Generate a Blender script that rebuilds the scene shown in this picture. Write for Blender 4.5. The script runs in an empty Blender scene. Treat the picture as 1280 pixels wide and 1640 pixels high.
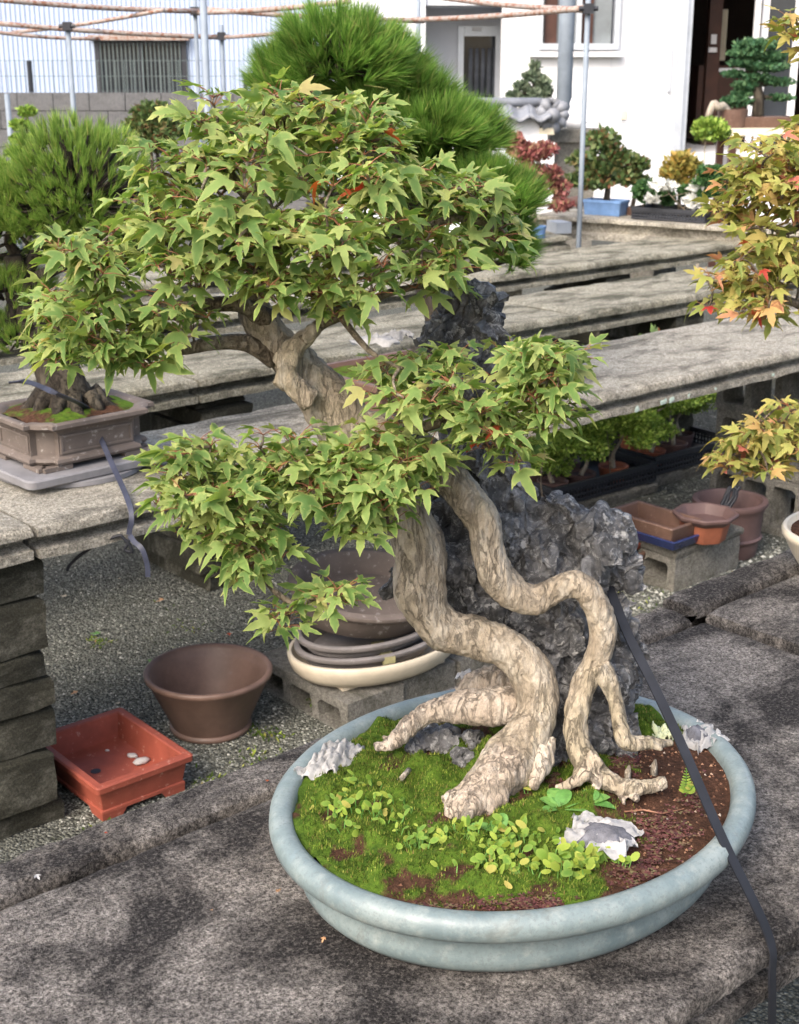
import bpy, bmesh, math, random
import numpy as np
from mathutils import Vector, Matrix, Euler, noise
from mathutils.geometry import delaunay_2d_cdt
from mathutils.bvhtree import BVHTree

R = math.radians
rnd = random.Random(7)
scene = bpy.context.scene
COL = scene.collection

# ------------------------------------------------------------------ camera
PITCH = R(18.1)
CAM_Z = 1.6
FPX = 2200.0            # focal length in pixels of the 1280 x 1640 photograph
cam_data = bpy.data.cameras.new('camera')
cam = bpy.data.objects.new('camera', cam_data)
COL.objects.link(cam)
cam.location = (0, 0, CAM_Z)
cam.rotation_euler = (math.pi / 2 - PITCH, 0, 0)
cam_data.sensor_fit = 'VERTICAL'
cam_data.sensor_height = 36.0
cam_data.sensor_width = 36.0
cam_data.lens = 36.0 * FPX / 1640.0
cam_data.clip_start = 0.05
cam_data.clip_end = 300
cam_data.dof.use_dof = True
cam_data.dof.focus_distance = 1.66
cam_data.dof.aperture_fstop = 16.0
scene.camera = cam

# ------------------------------------------------------------------ light
SUN_EL, SUN_AZ = R(44), R(-148)        # azimuth measured from +Y towards +X
world = bpy.data.worlds.new('World')
scene.world = world
world.use_nodes = True
wn = world.node_tree
sky = wn.nodes.new('ShaderNodeTexSky')
sky.sky_type = 'NISHITA'
sky.sun_disc = False
sky.sun_elevation = SUN_EL
sky.sun_rotation = SUN_AZ
sky.air_density = 1.0
sky.dust_density = 5.0
sky.ozone_density = 1.0
wn.links.new(sky.outputs[0], wn.nodes['Background'].inputs[0])
wn.nodes['Background'].inputs[1].default_value = 0.15
sun_data = bpy.data.lights.new('sun', 'SUN')
sun_data.energy = 0.9
sun_data.angle = R(28)
sun_data.color = (1.0, 0.97, 0.93)
sun = bpy.data.objects.new('sun', sun_data)
COL.objects.link(sun)
sd = Vector((math.sin(SUN_AZ) * math.cos(SUN_EL), math.cos(SUN_AZ) * math.cos(SUN_EL), math.sin(SUN_EL)))
sun.rotation_euler = sd.to_track_quat('Z', 'Y').to_euler()
sun.location = (-4, -3, 8)
scene.view_settings.view_transform = 'Standard'
scene.view_settings.look = 'None'
scene.view_settings.gamma = 1.0
scene.view_settings.use_curve_mapping = False
scene.view_settings.exposure = 1.5

# ------------------------------------------------------------------ measuring helpers
CP, SP = math.cos(PITCH), math.sin(PITCH)
BANG = R(41)                            # the benches run at 41 degrees
BD = Vector((math.cos(BANG), math.sin(BANG), 0))
BN = Vector((-math.sin(BANG), math.cos(BANG), 0))

def ray(px, py):
    u, v = (px - 640) / FPX, (py - 820) / FPX
    return Vector((u, CP - v * SP, -SP - v * CP))
def at(px, py, Y):                      # point of the place seen there, Y metres ahead
    d = ray(px, py); t = Y / d.y
    return Vector((d.x * t, Y, CAM_Z + d.z * t))
def on(px, py, z):                      # point of the place seen there, at height z
    d = ray(px, py); t = (z - CAM_Z) / d.z
    return Vector((d.x * t, d.y * t, z))
def depth(p):
    return p.y * CP + (CAM_Z - p.z) * SP
def mpp(p):                             # metres per photo pixel at a point
    return depth(p) / FPX
def bench_s(px, n, z):                  # position along a bench line
    u = (px - 640) / FPX
    k = u * CP
    return (u * (n * BN.y * CP + (CAM_Z - z) * SP) - n * BN.x) / (BD.x - k * BD.y)
def bp(s, n, z):
    return Vector((s * BD.x + n * BN.x, s * BD.y + n * BN.y, z))

# ------------------------------------------------------------------ mesh helpers
class MB:
    def __init__(self):
        self.v = []; self.f = []; self.a = []; self.m = []
    def add(self, vs, fs, att=None, mi=0):
        o = len(self.v)
        self.v.extend([tuple(p) for p in vs])
        self.f.extend([tuple(i + o for i in f) for f in fs])
        self.m.extend([mi] * len(fs))
        if att is None: att = [(0, 0)] * len(vs)
        self.a.extend(att)
    def box(self, c, s, rz=0, jit=0, mi=0):
        x, y, z = s[0] / 2, s[1] / 2, s[2] / 2
        vs = [Vector((sx * x, sy * y, sz * z)) for sz in (-1, 1) for sy in (-1, 1) for sx in (-1, 1)]
        m = Matrix.Rotation(rz, 3, 'Z')
        vs = [m @ (p + Vector((rnd.uniform(-jit, jit), rnd.uniform(-jit, jit), rnd.uniform(-jit, jit)))) + Vector(c) for p in vs]
        self.add(vs, [(0, 2, 3, 1), (4, 5, 7, 6), (0, 1, 5, 4), (2, 6, 7, 3), (0, 4, 6, 2), (1, 3, 7, 5)], mi=mi)
    def tube(self, pts, rad, n=8, cap=True, att=None):
        pts = [Vector(p) for p in pts]
        k = len(pts)
        if not hasattr(rad, '__len__'): rad = [rad] * k
        vs = []; fs = []; up = None
        for i, p in enumerate(pts):
            t = (pts[min(i + 1, k - 1)] - pts[max(i - 1, 0)])
            if t.length < 1e-9: t = Vector((0, 0, 1))
            t.normalize()
            if up is None:
                up = Vector((0, 0, 1)) if abs(t.z) < .9 else Vector((1, 0, 0))
            a = t.cross(up)
            if a.length < 1e-6: a = t.cross(Vector((.3, .8, .1)))
            a.normalize(); b = a.cross(t).normalized(); up = b
            for j in range(n):
                w = 2 * math.pi * j / n
                vs.append(p + (a * math.cos(w) + b * math.sin(w)) * rad[i])
        for i in range(k - 1):
            for j in range(n):
                j2 = (j + 1) % n
                fs.append((i * n + j, i * n + j2, (i + 1) * n + j2, (i + 1) * n + j))
        if cap:
            fs.append(tuple(reversed(range(n)))); fs.append(tuple(range((k - 1) * n, k * n)))
        self.add(vs, fs, [att] * len(vs) if att else None)
    def rings(self, rings, cap0=True, cap1=True, closed=True):
        n = len(rings[0]); vs = [p for r in rings for p in r]; fs = []
        for i in range(len(rings) - 1):
            for j in range(n if closed else n - 1):
                j2 = (j + 1) % n
                fs.append((i * n + j, i * n + j2, (i + 1) * n + j2, (i + 1) * n + j))
        if cap0: fs.append(tuple(reversed(range(n))))
        if cap1: fs.append(tuple(range((len(rings) - 1) * n, len(rings) * n)))
        self.add(vs, fs)
    def mesh(self, name, mats, smooth=False, offset=None, rotz=0):
        me = bpy.data.meshes.new(name)
        vs = self.v
        if offset is not None:
            mi = Matrix.Rotation(-rotz, 3, 'Z')
            vs = [tuple(mi @ (Vector(p) - offset)) for p in vs]
        me.from_pydata(vs, [], self.f)
        if not isinstance(mats, (list, tuple)): mats = [mats]
        for m in mats: me.materials.append(m)
        if any(self.m): me.polygons.foreach_set('material_index', self.m)
        if any(a != (0, 0) for a in self.a):
            ca = me.attributes.new('tint', 'FLOAT_COLOR', 'POINT')
            arr = np.zeros((len(self.v), 4), dtype=np.float32)
            arr[:, :2] = np.array(self.a, dtype=np.float32); arr[:, 3] = 1
            ca.data.foreach_set('color', arr.ravel())
        me.update()
        if smooth is True: me.polygons.foreach_set('use_smooth', [True] * len(me.polygons))
        elif smooth:
            me.polygons.foreach_set('use_smooth', [True] * len(me.polygons))
            me.set_sharp_from_angle(angle=R(smooth))
        return me

def obj(name, me, parent=None, loc=(0, 0, 0), rot=(0, 0, 0)):
    o = bpy.data.objects.new(name, me)
    COL.objects.link(o)
    o.location = loc; o.rotation_euler = rot
    if parent is not None: o.parent = parent
    return o
def tag(o, label, cat, group=None, kind=None):
    if label: o['label'] = label
    if cat: o['category'] = cat
    if group: o['group'] = group
    if kind: o['kind'] = kind
    return o
def thing(name, label, cat, loc, rotz=0, group=None):
    o = obj(name, None, None, loc, (0, 0, rotz))
    o.empty_display_size = .05
    return tag(o, label, cat, group)
def part(name, mb, mat, parent, smooth=False, kind=None, label=None):    # mb in world coordinates
    me = mb.mesh(name, mat, smooth, Vector(parent.location), parent.rotation_euler.z)
    o = obj(name, me, parent)
    if kind: o['kind'] = kind
    if label: o['label'] = label
    return o
def lpart(name, mb, mat, parent, smooth=False, loc=(0, 0, 0), rot=(0, 0, 0)):   # mb in the parent's own coordinates
    return obj(name, mb.mesh(name, mat, smooth), parent, loc, rot)
def single(name, mb, mat, label, cat, base, smooth=False, group=None, rotz=0):   # a thing that is one mesh, world coordinates
    o = obj(name, mb.mesh(name, mat, smooth, Vector(base), rotz), None, base, (0, 0, rotz))
    return tag(o, label, cat, group)
def structure(name, mb, mat, smooth=False):
    o = obj(name, mb.mesh(name, mat, smooth)); o['kind'] = 'structure'; return o

def remesh(mb, voxel, smooth=4, factor=.5):
    me = mb.mesh('tmp', [])
    o = obj('tmp', me)
    m = o.modifiers.new('r', 'REMESH'); m.mode = 'VOXEL'; m.voxel_size = voxel
    s = o.modifiers.new('s', 'SMOOTH'); s.iterations = smooth; s.factor = factor
    dg = bpy.context.evaluated_depsgraph_get()
    dg.update()
    e = o.evaluated_get(dg)
    new = bpy.data.meshes.new_from_object(e)
    bpy.data.objects.remove(o); bpy.data.meshes.remove(me)
    return new
def mesh_arrays(me):
    n = len(me.vertices)
    co = np.empty(n * 3); me.vertices.foreach_get('co', co)
    no = np.empty(n * 3); me.vertices.foreach_get('normal', no)
    return co.reshape(-1, 3), no.reshape(-1, 3)

def bez(pts, k=6):                      # Catmull-Rom through tuples of any length
    P = [np.array(p, float) for p in pts]
    P = [2 * P[0] - P[1]] + P + [2 * P[-1] - P[-2]]
    out = []
    for i in range(1, len(P) - 2):
        for j in range(k):
            t = j / k
            a, b, c, d = P[i - 1], P[i], P[i + 1], P[i + 2]
            out.append(.5 * (2 * b + (c - a) * t + (2 * a - 5 * b + 4 * c - d) * t * t + (3 * b - a - 3 * c + d) * t ** 3))
    out.append(P[-2])
    return out

# outlines for pots -------------------------------------------------------
def oval(a, b, n=56):
    def f(d, z):
        return [Vector(((a + d) * math.cos(2 * math.pi * i / n), (b + d) * math.sin(2 * math.pi * i / n), z)) for i in range(n)]
    return f
def ngon(r, k=8, n=None):
    def f(d, z):
        c = (r + d) / math.cos(math.pi / k)
        out = []
        for i in range(k):
            for t in (.04, .5, .96):
                p0 = Vector((c * math.cos(2 * math.pi * (i + .5) / k), c * math.sin(2 * math.pi * (i + .5) / k), z))
                p1 = Vector((c * math.cos(2 * math.pi * (i + 1.5) / k), c * math.sin(2 * math.pi * (i + 1.5) / k), z))
                out.append(p0.lerp(p1, t))
        return out
    return f
def rrect(a, b, r=.012, notch=False, k=4):
    def f(d, z):
        A, B = a + d, b + d
        out = []
        for qx, qy, w0 in ((1, 1, 0), (-1, 1, 90), (-1, -1, 180), (1, -1, 270)):
            if notch:                   # indented corner
                q = r
                loc = [(A, B - q), (A - q * .35, B - q), (A - q * .6, B - q * .6), (A - q, B - q * .35), (A - q, B)]
                loc = [Vector((x * qx, y * qy, z)) for x, y in loc]
                if qx * qy < 0: loc.reverse()
                out += loc
            else:
                rr = max(.002, r + d * .5)
                for i in range(k + 1):
                    w = R(w0 + 90 * i / k)
                    out.append(Vector((qx * (A - rr) + rr * math.cos(w), qy * (B - rr) + rr * math.sin(w), z)))
        return out
    return f
def pot_mb(outline, prof, drain=True):
    mb = MB(); rings = [outline(d, z) for d, z in prof]
    mb.rings(rings, cap0=True, cap1=True)
    return mb

# ------------------------------------------------------------------ materials
def new_mat(name):
    m = bpy.data.materials.new(name); m.use_nodes = True
    nt = m.node_tree; b = nt.nodes['Principled BSDF']
    return m, nt, b
class NT:
    def __init__(self, nt, scale=(1, 1, 1)):
        self.nt = nt; self.l = nt.links
        self.tc = nt.nodes.new('ShaderNodeTexCoord')
        mp = nt.nodes.new('ShaderNodeMapping'); mp.inputs['Scale'].default_value = scale
        self.l.new(self.tc.outputs['Object'], mp.inputs[0]); self.co = mp.outputs[0]
    def noise(self, scale, detail=5, rough=.6, dist=0):
        n = self.nt.nodes.new('ShaderNodeTexNoise')
        n.inputs['Scale'].default_value = scale; n.inputs['Detail'].default_value = detail
        n.inputs['Roughness'].default_value = rough; n.inputs['Distortion'].default_value = dist
        self.l.new(self.co, n.inputs['Vector']); return n.outputs['Fac']
    def vor(self, scale, feature='F1', out='Distance', rand=1, warp=0, wscale=20):
        n = self.nt.nodes.new('ShaderNodeTexVoronoi'); n.feature = feature
        n.inputs['Scale'].default_value = scale; n.inputs['Randomness'].default_value = rand
        co = self.co
        if warp:
            t = self.nt.nodes.new('ShaderNodeTexNoise'); t.inputs['Scale'].default_value = wscale; t.inputs['Detail'].default_value = 4
            self.l.new(self.co, t.inputs['Vector'])
            v = self.nt.nodes.new('ShaderNodeVectorMath'); v.operation = 'MULTIPLY_ADD'
            self.l.new(t.outputs['Color'], v.inputs[0]); v.inputs[1].default_value = (warp,) * 3; self.l.new(self.co, v.inputs[2]); co = v.outputs[0]
        self.l.new(co, n.inputs['Vector']); return n.outputs[out]
    def ramp(self, fac, stops, interp='LINEAR'):
        r = self.nt.nodes.new('ShaderNodeValToRGB'); r.color_ramp.interpolation = interp
        e = r.color_ramp.elements
        while len(e) < len(stops): e.new(.5)
        for el, (p, c) in zip(e, stops):
            el.position = p
            el.color = (c, c, c, 1) if not hasattr(c, '__len__') else (*c, 1)
        self.l.new(fac, r.inputs[0]); return r.outputs[0]
    def mix(self, fac, a, b, mode='MIX'):
        n = self.nt.nodes.new('ShaderNodeMix'); n.data_type = 'RGBA'; n.blend_type = mode
        for s, v in ((n.inputs[0], fac), (n.inputs[6], a), (n.inputs[7], b)):
            if hasattr(v, 'is_linked') or isinstance(v, bpy.types.NodeSocket): self.l.new(v, s)
            elif hasattr(v, '__len__'): s.default_value = (*v, 1)
            else: s.default_value = v
        return n.outputs[2]
    def math(self, op, a, b=0.0):
        n = self.nt.nodes.new('ShaderNodeMath'); n.operation = op
        for s, v in ((n.inputs[0], a), (n.inputs[1], b)):
            if isinstance(v, bpy.types.NodeSocket): self.l.new(v, s)
            else: s.default_value = v
        return n.outputs[0]
    def attr(self, name, out='Color'):
        n = self.nt.nodes.new('ShaderNodeAttribute'); n.attribute_name = name; return n.outputs[out]
    def sep(self, c):
        n = self.nt.nodes.new('ShaderNodeSeparateColor'); self.l.new(c, n.inputs[0]); return n.outputs
    def bump(self, h, strength, dist, bsdf, prev=None):
        n = self.nt.nodes.new('ShaderNodeBump'); n.inputs['Strength'].default_value = strength
        n.inputs['Distance'].default_value = dist
        self.l.new(h, n.inputs['Height'])
        if prev is not None: self.l.new(prev, n.inputs['Normal'])
        self.l.new(n.outputs[0], bsdf.inputs['Normal']); return n.outputs[0]

def plain(name, col, rough=.6, var=.25, scale=25, bump=.15, bdist=.002, metal=0, spec=.4, spots=None, coat=0):
    m, nt, b = new_mat(name); g = NT(nt)
    f = g.noise(scale, 6, .65)
    lo = [c * (1 - var) for c in col]; hi = [min(1, c * (1 + var)) for c in col]
    c = g.ramp(f, [(.3, lo), (.7, hi)])
    if spots:
        s = g.ramp(g.noise(scale * 4, 4, .7), [(spots[1], 0), (spots[1] + .08, 1)])
        c = g.mix(s, c, spots[0])
    nt.links.new(c, b.inputs['Base Color'])
    b.inputs['Roughness'].default_value = rough; b.inputs['Metallic'].default_value = metal
    b.inputs['Specular IOR Level'].default_value = spec
    if coat: b.inputs['Coat Weight'].default_value = coat; b.inputs['Coat Roughness'].default_value = .15
    if bump: g.bump(g.noise(scale * 8, 4, .6), bump, bdist, b)
    return m

def concrete(name, light, dark, cover, warm=(.3, .24, .17), agg=.5, stretch=(.6, 1.7, 1)):
    m, nt, b = new_mat(name); g = NT(nt)
    base = g.ramp(g.noise(9, 8, .7), [(.3, [c * .75 for c in light]), (.7, light)])
    base = g.mix(g.ramp(g.noise(3.1, 4, .6, .4), [(.5, 0), (.75, .45)]), base, warm)
    g2 = NT(nt, stretch)
    st = g2.noise(4.6, 9, .7, .35)
    c = g.mix(g.ramp(st, [(cover - .06, 1), (cover + .07, 0)]), base, dark)
    st2 = g.noise(17, 8, .75, .6)
    c = g.mix(g.math('MULTIPLY', g.ramp(st2, [(.5, 0), (.62, 1)]), .5), c, dark)
    fine = g.ramp(g.noise(85, 7, .8), [(.45, .0), (.58, 1)])
    c = g.mix(g.math('MULTIPLY', fine, .6), c, [x * .8 for x in dark])
    sp = g.ramp(g.noise(230, 4, .85), [(.4, .15), (.5, .95), (.62, 1.9)])
    c = g.mix(agg, c, g.mix(1, c, sp, 'MULTIPLY'))
    spk = g.ramp(g.noise(190, 4, .8), [(.52, 0), (.6, 1)])
    c = g.mix(g.math('MULTIPLY', spk, agg * .5), c, [x * .75 for x in light])
    white = g.ramp(g.noise(28, 5, .7), [(.66, 0), (.74, .8)])
    c = g.mix(g.math('MULTIPLY', white, .35), c, (.5, .48, .44))
    nt.links.new(c, b.inputs['Base Color'])
    b.inputs['Roughness'].default_value = .92; b.inputs['Specular IOR Level'].default_value = .2
    h = g.math('ADD', g.math('MULTIPLY', g.noise(170, 5, .8), 1.1), g.noise(70, 6, .75))
    crk = g.math('ADD', g.ramp(g.vor(1.9, 'DISTANCE_TO_EDGE', warp=.5, wscale=4), [(0, 0), (.008, 1)]), g.ramp(g.noise(3, 3), [(.45, 1), (.55, 0)]))
    crk = g.math('MINIMUM', g.math('ADD', crk, .6), 1.0)
    h = g.math('ADD', g.math('ADD', h, g.math('MULTIPLY', g.noise(24, 5, .7), .9)), g.math('MULTIPLY', crk, .7))
    n1 = g.bump(h, 1, .011, b)
    c2 = g.mix(g.math('MULTIPLY', g.math('SUBTRACT', 1.0, crk), .6), c, [x * .5 for x in dark])
    nt.links.new(c2, b.inputs['Base Color'])
    return m
MAT = {}
MAT['bench_dark'] = concrete('weathered_concrete_dark', (.37, .335, .30), (.034, .030, .028), .50, agg=.85, stretch=(1, 1.15, 1))
MAT['bench_light'] = concrete('weathered_concrete_light', (.64, .59, .49), (.13, .12, .095), .42, (.36, .31, .22), .6)
MAT['bench_moss'] = concrete('weathered_concrete_mossy', (.55, .51, .40), (.10, .095, .065), .45, (.25, .23, .13), .6)
MAT['block'] = concrete('hollow_block_concrete', (.34, .32, .28), (.12, .115, .09), .42, (.28, .25, .18), .4)
MAT['block_dark'] = concrete('mossy_leg_block', (.22, .21, .17), (.045, .043, .03), .54, (.16, .15, .08), .4)
MAT['wallblock'] = concrete('garden_wall_block', (.2, .2, .205), (.13, .13, .13), .45, (.18, .175, .17), .3)

def gravel_mat():
    m, nt, b = new_mat('gravel_ground'); g = NT(nt)
    c = g.ramp(g.vor(150, 'F1', 'Color'), [(.1, (.055, .056, .047)), (.45, (.145, .147, .122)), (.75, (.22, .222, .186)), (.95, (.38, .38, .335))])
    d = g.ramp(g.vor(150), [(.1, 1.1), (.75, .25)])
    c = g.mix(.8, c, g.mix(1, c, d, 'MULTIPLY'))
    c = g.mix(g.ramp(g.noise(2.2, 6, .7), [(.48, 0), (.72, .55)]), c, (.10, .10, .075))
    c = g.mix(g.ramp(g.noise(5.2, 6, .75), [(.62, 0), (.74, .5)]), c, (.07, .09, .03))
    nt.links.new(c, b.inputs['Base Color']); b.inputs['Roughness'].default_value = .95
    b.inputs['Specular IOR Level'].default_value = .2
    h = g.math('ADD', g.math('MULTIPLY', g.vor(150), -1), g.math('MULTIPLY', g.noise(300, 3), .3))
    g.bump(h, 1, .009, b); return m
MAT['gravel'] = gravel_mat()

def leaf_mat(name, stops, edge, trans=.35, edge_amt=.55):
    m, nt, b = new_mat(name); g = NT(nt)
    oi = nt.nodes.new('ShaderNodeObjectInfo')
    s = g.sep(g.attr('tint'))
    r = g.math('FRACT', g.math('ADD', s[1], oi.outputs['Random']))
    c = g.ramp(r, stops)
    e = g.math('MULTIPLY', g.math('POWER', s[0], 2.5), edge_amt)
    e = g.math('MULTIPLY', e, g.ramp(g.noise(90, 3), [(.35, .2), (.65, 1.2)]))
    c = g.mix(e, c, edge)
    mott = g.ramp(g.noise(160, 4, .6), [(.3, .8), (.7, 1.2)])
    c = g.mix(1, c, mott, 'MULTIPLY')
    nt.links.new(c, b.inputs['Base Color'])
    b.inputs['Roughness'].default_value = .55; b.inputs['Specular IOR Level'].default_value = .35
    g.bump(g.noise(220, 3), .4, .0015, b)
    t = nt.nodes.new('ShaderNodeBsdfTranslucent'); mx = nt.nodes.new('ShaderNodeMixShader')
    tc = g.mix(1, c, (1.25, 1.25, .6), 'MULTIPLY')
    nt.links.new(tc, t.inputs[0]); mx.inputs[0].default_value = trans
    nt.links.new(b.outputs[0], mx.inputs[1]); nt.links.new(t.outputs[0], mx.inputs[2])
    nt.links.new(mx.outputs[0], nt.nodes['Material Output'].inputs[0])
    return m
MAT['leaf'] = leaf_mat('maple_leaf_green', [(0, (.10, .185, .045)), (.3, (.145, .24, .06)), (.6, (.2, .295, .08)), (.85, (.265, .345, .105)), (.96, (.34, .38, .12)), (1, (.40, .33, .14))], (.45, .46, .16), .42, .7)
MAT['leaf_red'] = leaf_mat('maple_leaf_red', [(0, (.36, .03, .025)), (1, (.45, .10, .03))], (.45, .2, .08))
MAT['leaf_autumn'] = leaf_mat('maple_leaf_autumn', [(0, (.17, .22, .05)), (.35, (.26, .29, .065)), (.6, (.36, .34, .09)), (.8, (.44, .35, .11)), (.91, (.47, .28, .11)), (.97, (.46, .2, .12)), (1, (.46, .12, .10))], (.46, .37, .13))

def island_mat(name, stops, rough=.55, trans=.25, spec=.35, bs=14, blo=.7, bhi=1.25):
    m, nt, b = new_mat(name); g = NT(nt)
    gi = nt.nodes.new('ShaderNodeNewGeometry')
    c = g.ramp(gi.outputs['Random Per Island'], stops)
    big = g.ramp(g.noise(bs, 3), [(.3, blo), (.7, bhi)])
    c = g.mix(1, c, big, 'MULTIPLY')
    nt.links.new(c, b.inputs['Base Color']); b.inputs['Roughness'].default_value = rough
    b.inputs['Specular IOR Level'].default_value = spec
    t = nt.nodes.new('ShaderNodeBsdfTranslucent'); mx = nt.nodes.new('ShaderNodeMixShader')
    nt.links.new(c, t.inputs[0]); mx.inputs[0].default_value = trans
    nt.links.new(b.outputs[0], mx.inputs[1]); nt.links.new(t.outputs[0], mx.inputs[2])
    nt.links.new(mx.outputs[0], nt.nodes['Material Output'].inputs[0]); return m
MAT['needle'] = island_mat('pine_needles', [(0, (.10, .19, .03)), (.5, (.2, .33, .055)), (.9, (.33, .44, .09)), (1, (.4, .36, .12))], .5, .4)
MAT['needle2'] = island_mat('pine_needles_bright', [(0, (.06, .15, .02)), (.5, (.14, .28, .04)), (.9, (.25, .39, .07)), (1, (.32, .3, .1))], .5, .35, .35, 9, .55, 1.3)
MAT['juniper'] = island_mat('juniper_foliage', [(0, (.09, .17, .025)), (.6, (.24, .37, .055)), (1, (.38, .48, .1))])
MAT['dark_green'] = island_mat('dark_evergreen', [(0, (.02, .06, .02)), (.6, (.05, .12, .035)), (1, (.09, .18, .05))])
MAT['bluegreen'] = island_mat('blue_green_conifer', [(0, (.03, .09, .04)), (.6, (.07, .16, .07)), (1, (.13, .23, .1))])
MAT['grey_green'] = island_mat('grey_green_conifer', [(0, (.09, .13, .08)), (.6, (.17, .22, .14)), (1, (.28, .32, .22))])
MAT['red_leaf'] = island_mat('red_maple_foliage', [(0, (.16, .05, .05)), (.5, (.3, .10, .09)), (.85, (.36, .17, .13)), (1, (.22, .22, .1))])
MAT['mixed_leaf'] = island_mat('turning_foliage', [(0, (.05, .09, .03)), (.5, (.11, .17, .05)), (.82, (.18, .19, .07)), (1, (.26, .1, .05))])
MAT['gold_leaf'] = island_mat('golden_foliage', [(0, (.14, .15, .03)), (.5, (.3, .25, .06)), (1, (.42, .26, .06))])
MAT['moss'] = island_mat('moss_blades', [(0, (.03, .055, .01)), (.4, (.075, .12, .016)), (.75, (.155, .21, .03)), (.92, (.25, .26, .06)), (1, (.19, .12, .05))], .8, .2, .1, 32, .42, 1.5)
MAT['fern_leaf'] = leaf_mat('round_fern_leaf', [(0, (.10, .21, .03)), (.45, (.19, .31, .04)), (.85, (.31, .38, .055)), (1, (.36, .29, .08))], (.42, .44, .1), .35, .35)
MAT['weed'] = leaf_mat('soft_weed_leaf', [(0, (.09, .23, .05)), (1, (.17, .34, .08))], (.2, .36, .1), .3, .3)
MAT['oxalis'] = island_mat('oxalis_leaves', [(0, (.07, .03, .03)), (.6, (.16, .06, .055)), (1, (.17, .15, .07))], .6, .2, .2)
MAT['white_petal'] = island_mat('white_petals', [(0, (.6, .6, .55)), (1, (.8, .8, .76))], .6, .2, .2)

def bark_mat(name, lo, mid, hi, scale=(1, 1, .5), crack=.5, vs=70):
    m, nt, b = new_mat(name); g = NT(nt, scale)
    n = g.noise(22, 8, .7, .4)
    c = g.ramp(n, [(.3, lo), (.52, mid), (.72, hi)])
    c = g.mix(g.ramp(g.noise(7, 4, .6), [(.5, 0), (.75, .5)]), c, [x * y for x, y in zip(mid, (.85, .9, .68))])
    gs = NT(nt, (scale[0], scale[1], scale[2] * .6))
    rid = g.math('ABSOLUTE', g.math('SUBTRACT', gs.noise(vs * .75, 7, .62, .6), .5))
    cr = g.ramp(rid, [(0, 0), (.035, 1)])
    msk = g.ramp(g.noise(13, 5, .7), [(.36, .15), (.62, 1)])
    crm = g.math('MULTIPLY', g.math('SUBTRACT', 1.0, cr), g.math('MULTIPLY', msk, crack))
    c = g.mix(crm, c, [x * .45 for x in lo])
    fl = g.ramp(g.noise(130, 6, .75), [(.3, .6), (.7, 1.3)])
    c = g.mix(1, c, fl, 'MULTIPLY')
    pl = g.ramp(gs.noise(38, 6, .7), [(.5, 0), (.62, .55)])
    c = g.mix(pl, c, [x * y for x, y in zip(hi, (1.05, 1.08, 1.12))])
    gn = g.ramp(g.noise(11, 6, .7), [(.6, 0), (.74, .4)])
    c = g.mix(gn, c, [x * y for x, y in zip(mid, (.72, .8, .58))])
    nt.links.new(c, b.inputs['Base Color']); b.inputs['Roughness'].default_value = .85
    b.inputs['Specular IOR Level'].default_value = .2
    h = g.math('ADD', g.math('MULTIPLY', crm, -1.2), g.math('ADD', g.noise(60, 7, .7), g.math('MULTIPLY', g.noise(240, 4), .4)))
    g.bump(h, .9, .006, b); return m
MAT['trunk'] = bark_mat('smooth_maple_bark', (.225, .18, .13), (.35, .29, .215), (.45, .39, .31), crack=.5)
MAT['root'] = bark_mat('flaky_root_bark', (.22, .175, .13), (.38, .31, .24), (.5, .43, .35), (1, 1, .5), .75, 80)
MAT['branch'] = bark_mat('rough_branch_bark', (.10, .075, .05), (.22, .175, .125), (.34, .29, .22), (1, 1, 1), .8, 120)
MAT['pine_bark'] = bark_mat('dark_pine_bark', (.022, .018, .014), (.05, .04, .03), (.1, .085, .06), (1, 1, .6), 1, 60)
MAT['pale_wood'] = bark_mat('pale_deadwood', (.25, .2, .15), (.42, .36, .28), (.55, .5, .42), (1, 1, .5), .5, 100)
MAT['twig'] = plain('reddish_twig', (.22, .10, .055), .6, .35, 60, 0)
MAT['petiole'] = plain('leaf_stalk', (.22, .09, .045), .5, .4, 60, 0)

def rock_mat():
    m, nt, b = new_mat('dark_jagged_stone'); g = NT(nt)
    c = g.ramp(g.noise(30, 9, .72, .8), [(.3, (.028, .028, .029)), (.47, (.075, .074, .075)), (.62, (.15, .147, .146)), (.77, (.33, .325, .32))])
    cell = g.vor(60, 'F1', 'Color', warp=.02, wscale=40)
    fac = g.ramp(cell, [(0, .35), (.8, 1.5), (1, 2)])
    c = g.mix(.85, c, g.mix(1, c, fac, 'MULTIPLY'))
    qz = g.math('MULTIPLY', g.ramp(g.vor(85, 'F1', 'Color', warp=.02, wscale=50), [(.60, 0), (.64, 1)]), g.ramp(g.noise(40, 5, .7), [(.54, 0), (.62, .7)]))
    c = g.mix(qz, c, (.5, .49, .47))
    w = g.ramp(g.noise(75, 6, .75, 1.2), [(.54, 0), (.6, 1)])
    c = g.mix(g.math('MULTIPLY', w, .4), c, (.5, .49, .47))
    br = g.ramp(g.noise(16, 5, .7), [(.6, 0), (.75, .45)])
    c = g.mix(br, c, (.13, .10, .07))
    nt.links.new(c, b.inputs['Base Color']); b.inputs['Roughness'].default_value = .62
    b.inputs['Specular IOR Level'].default_value = .5
    h = g.math('ADD', g.noise(60, 9, .78, .5), g.math('MULTIPLY', g.vor(90), -.6))
    g.bump(h, .9, .007, b); return m
MAT['rock'] = rock_mat()

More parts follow.
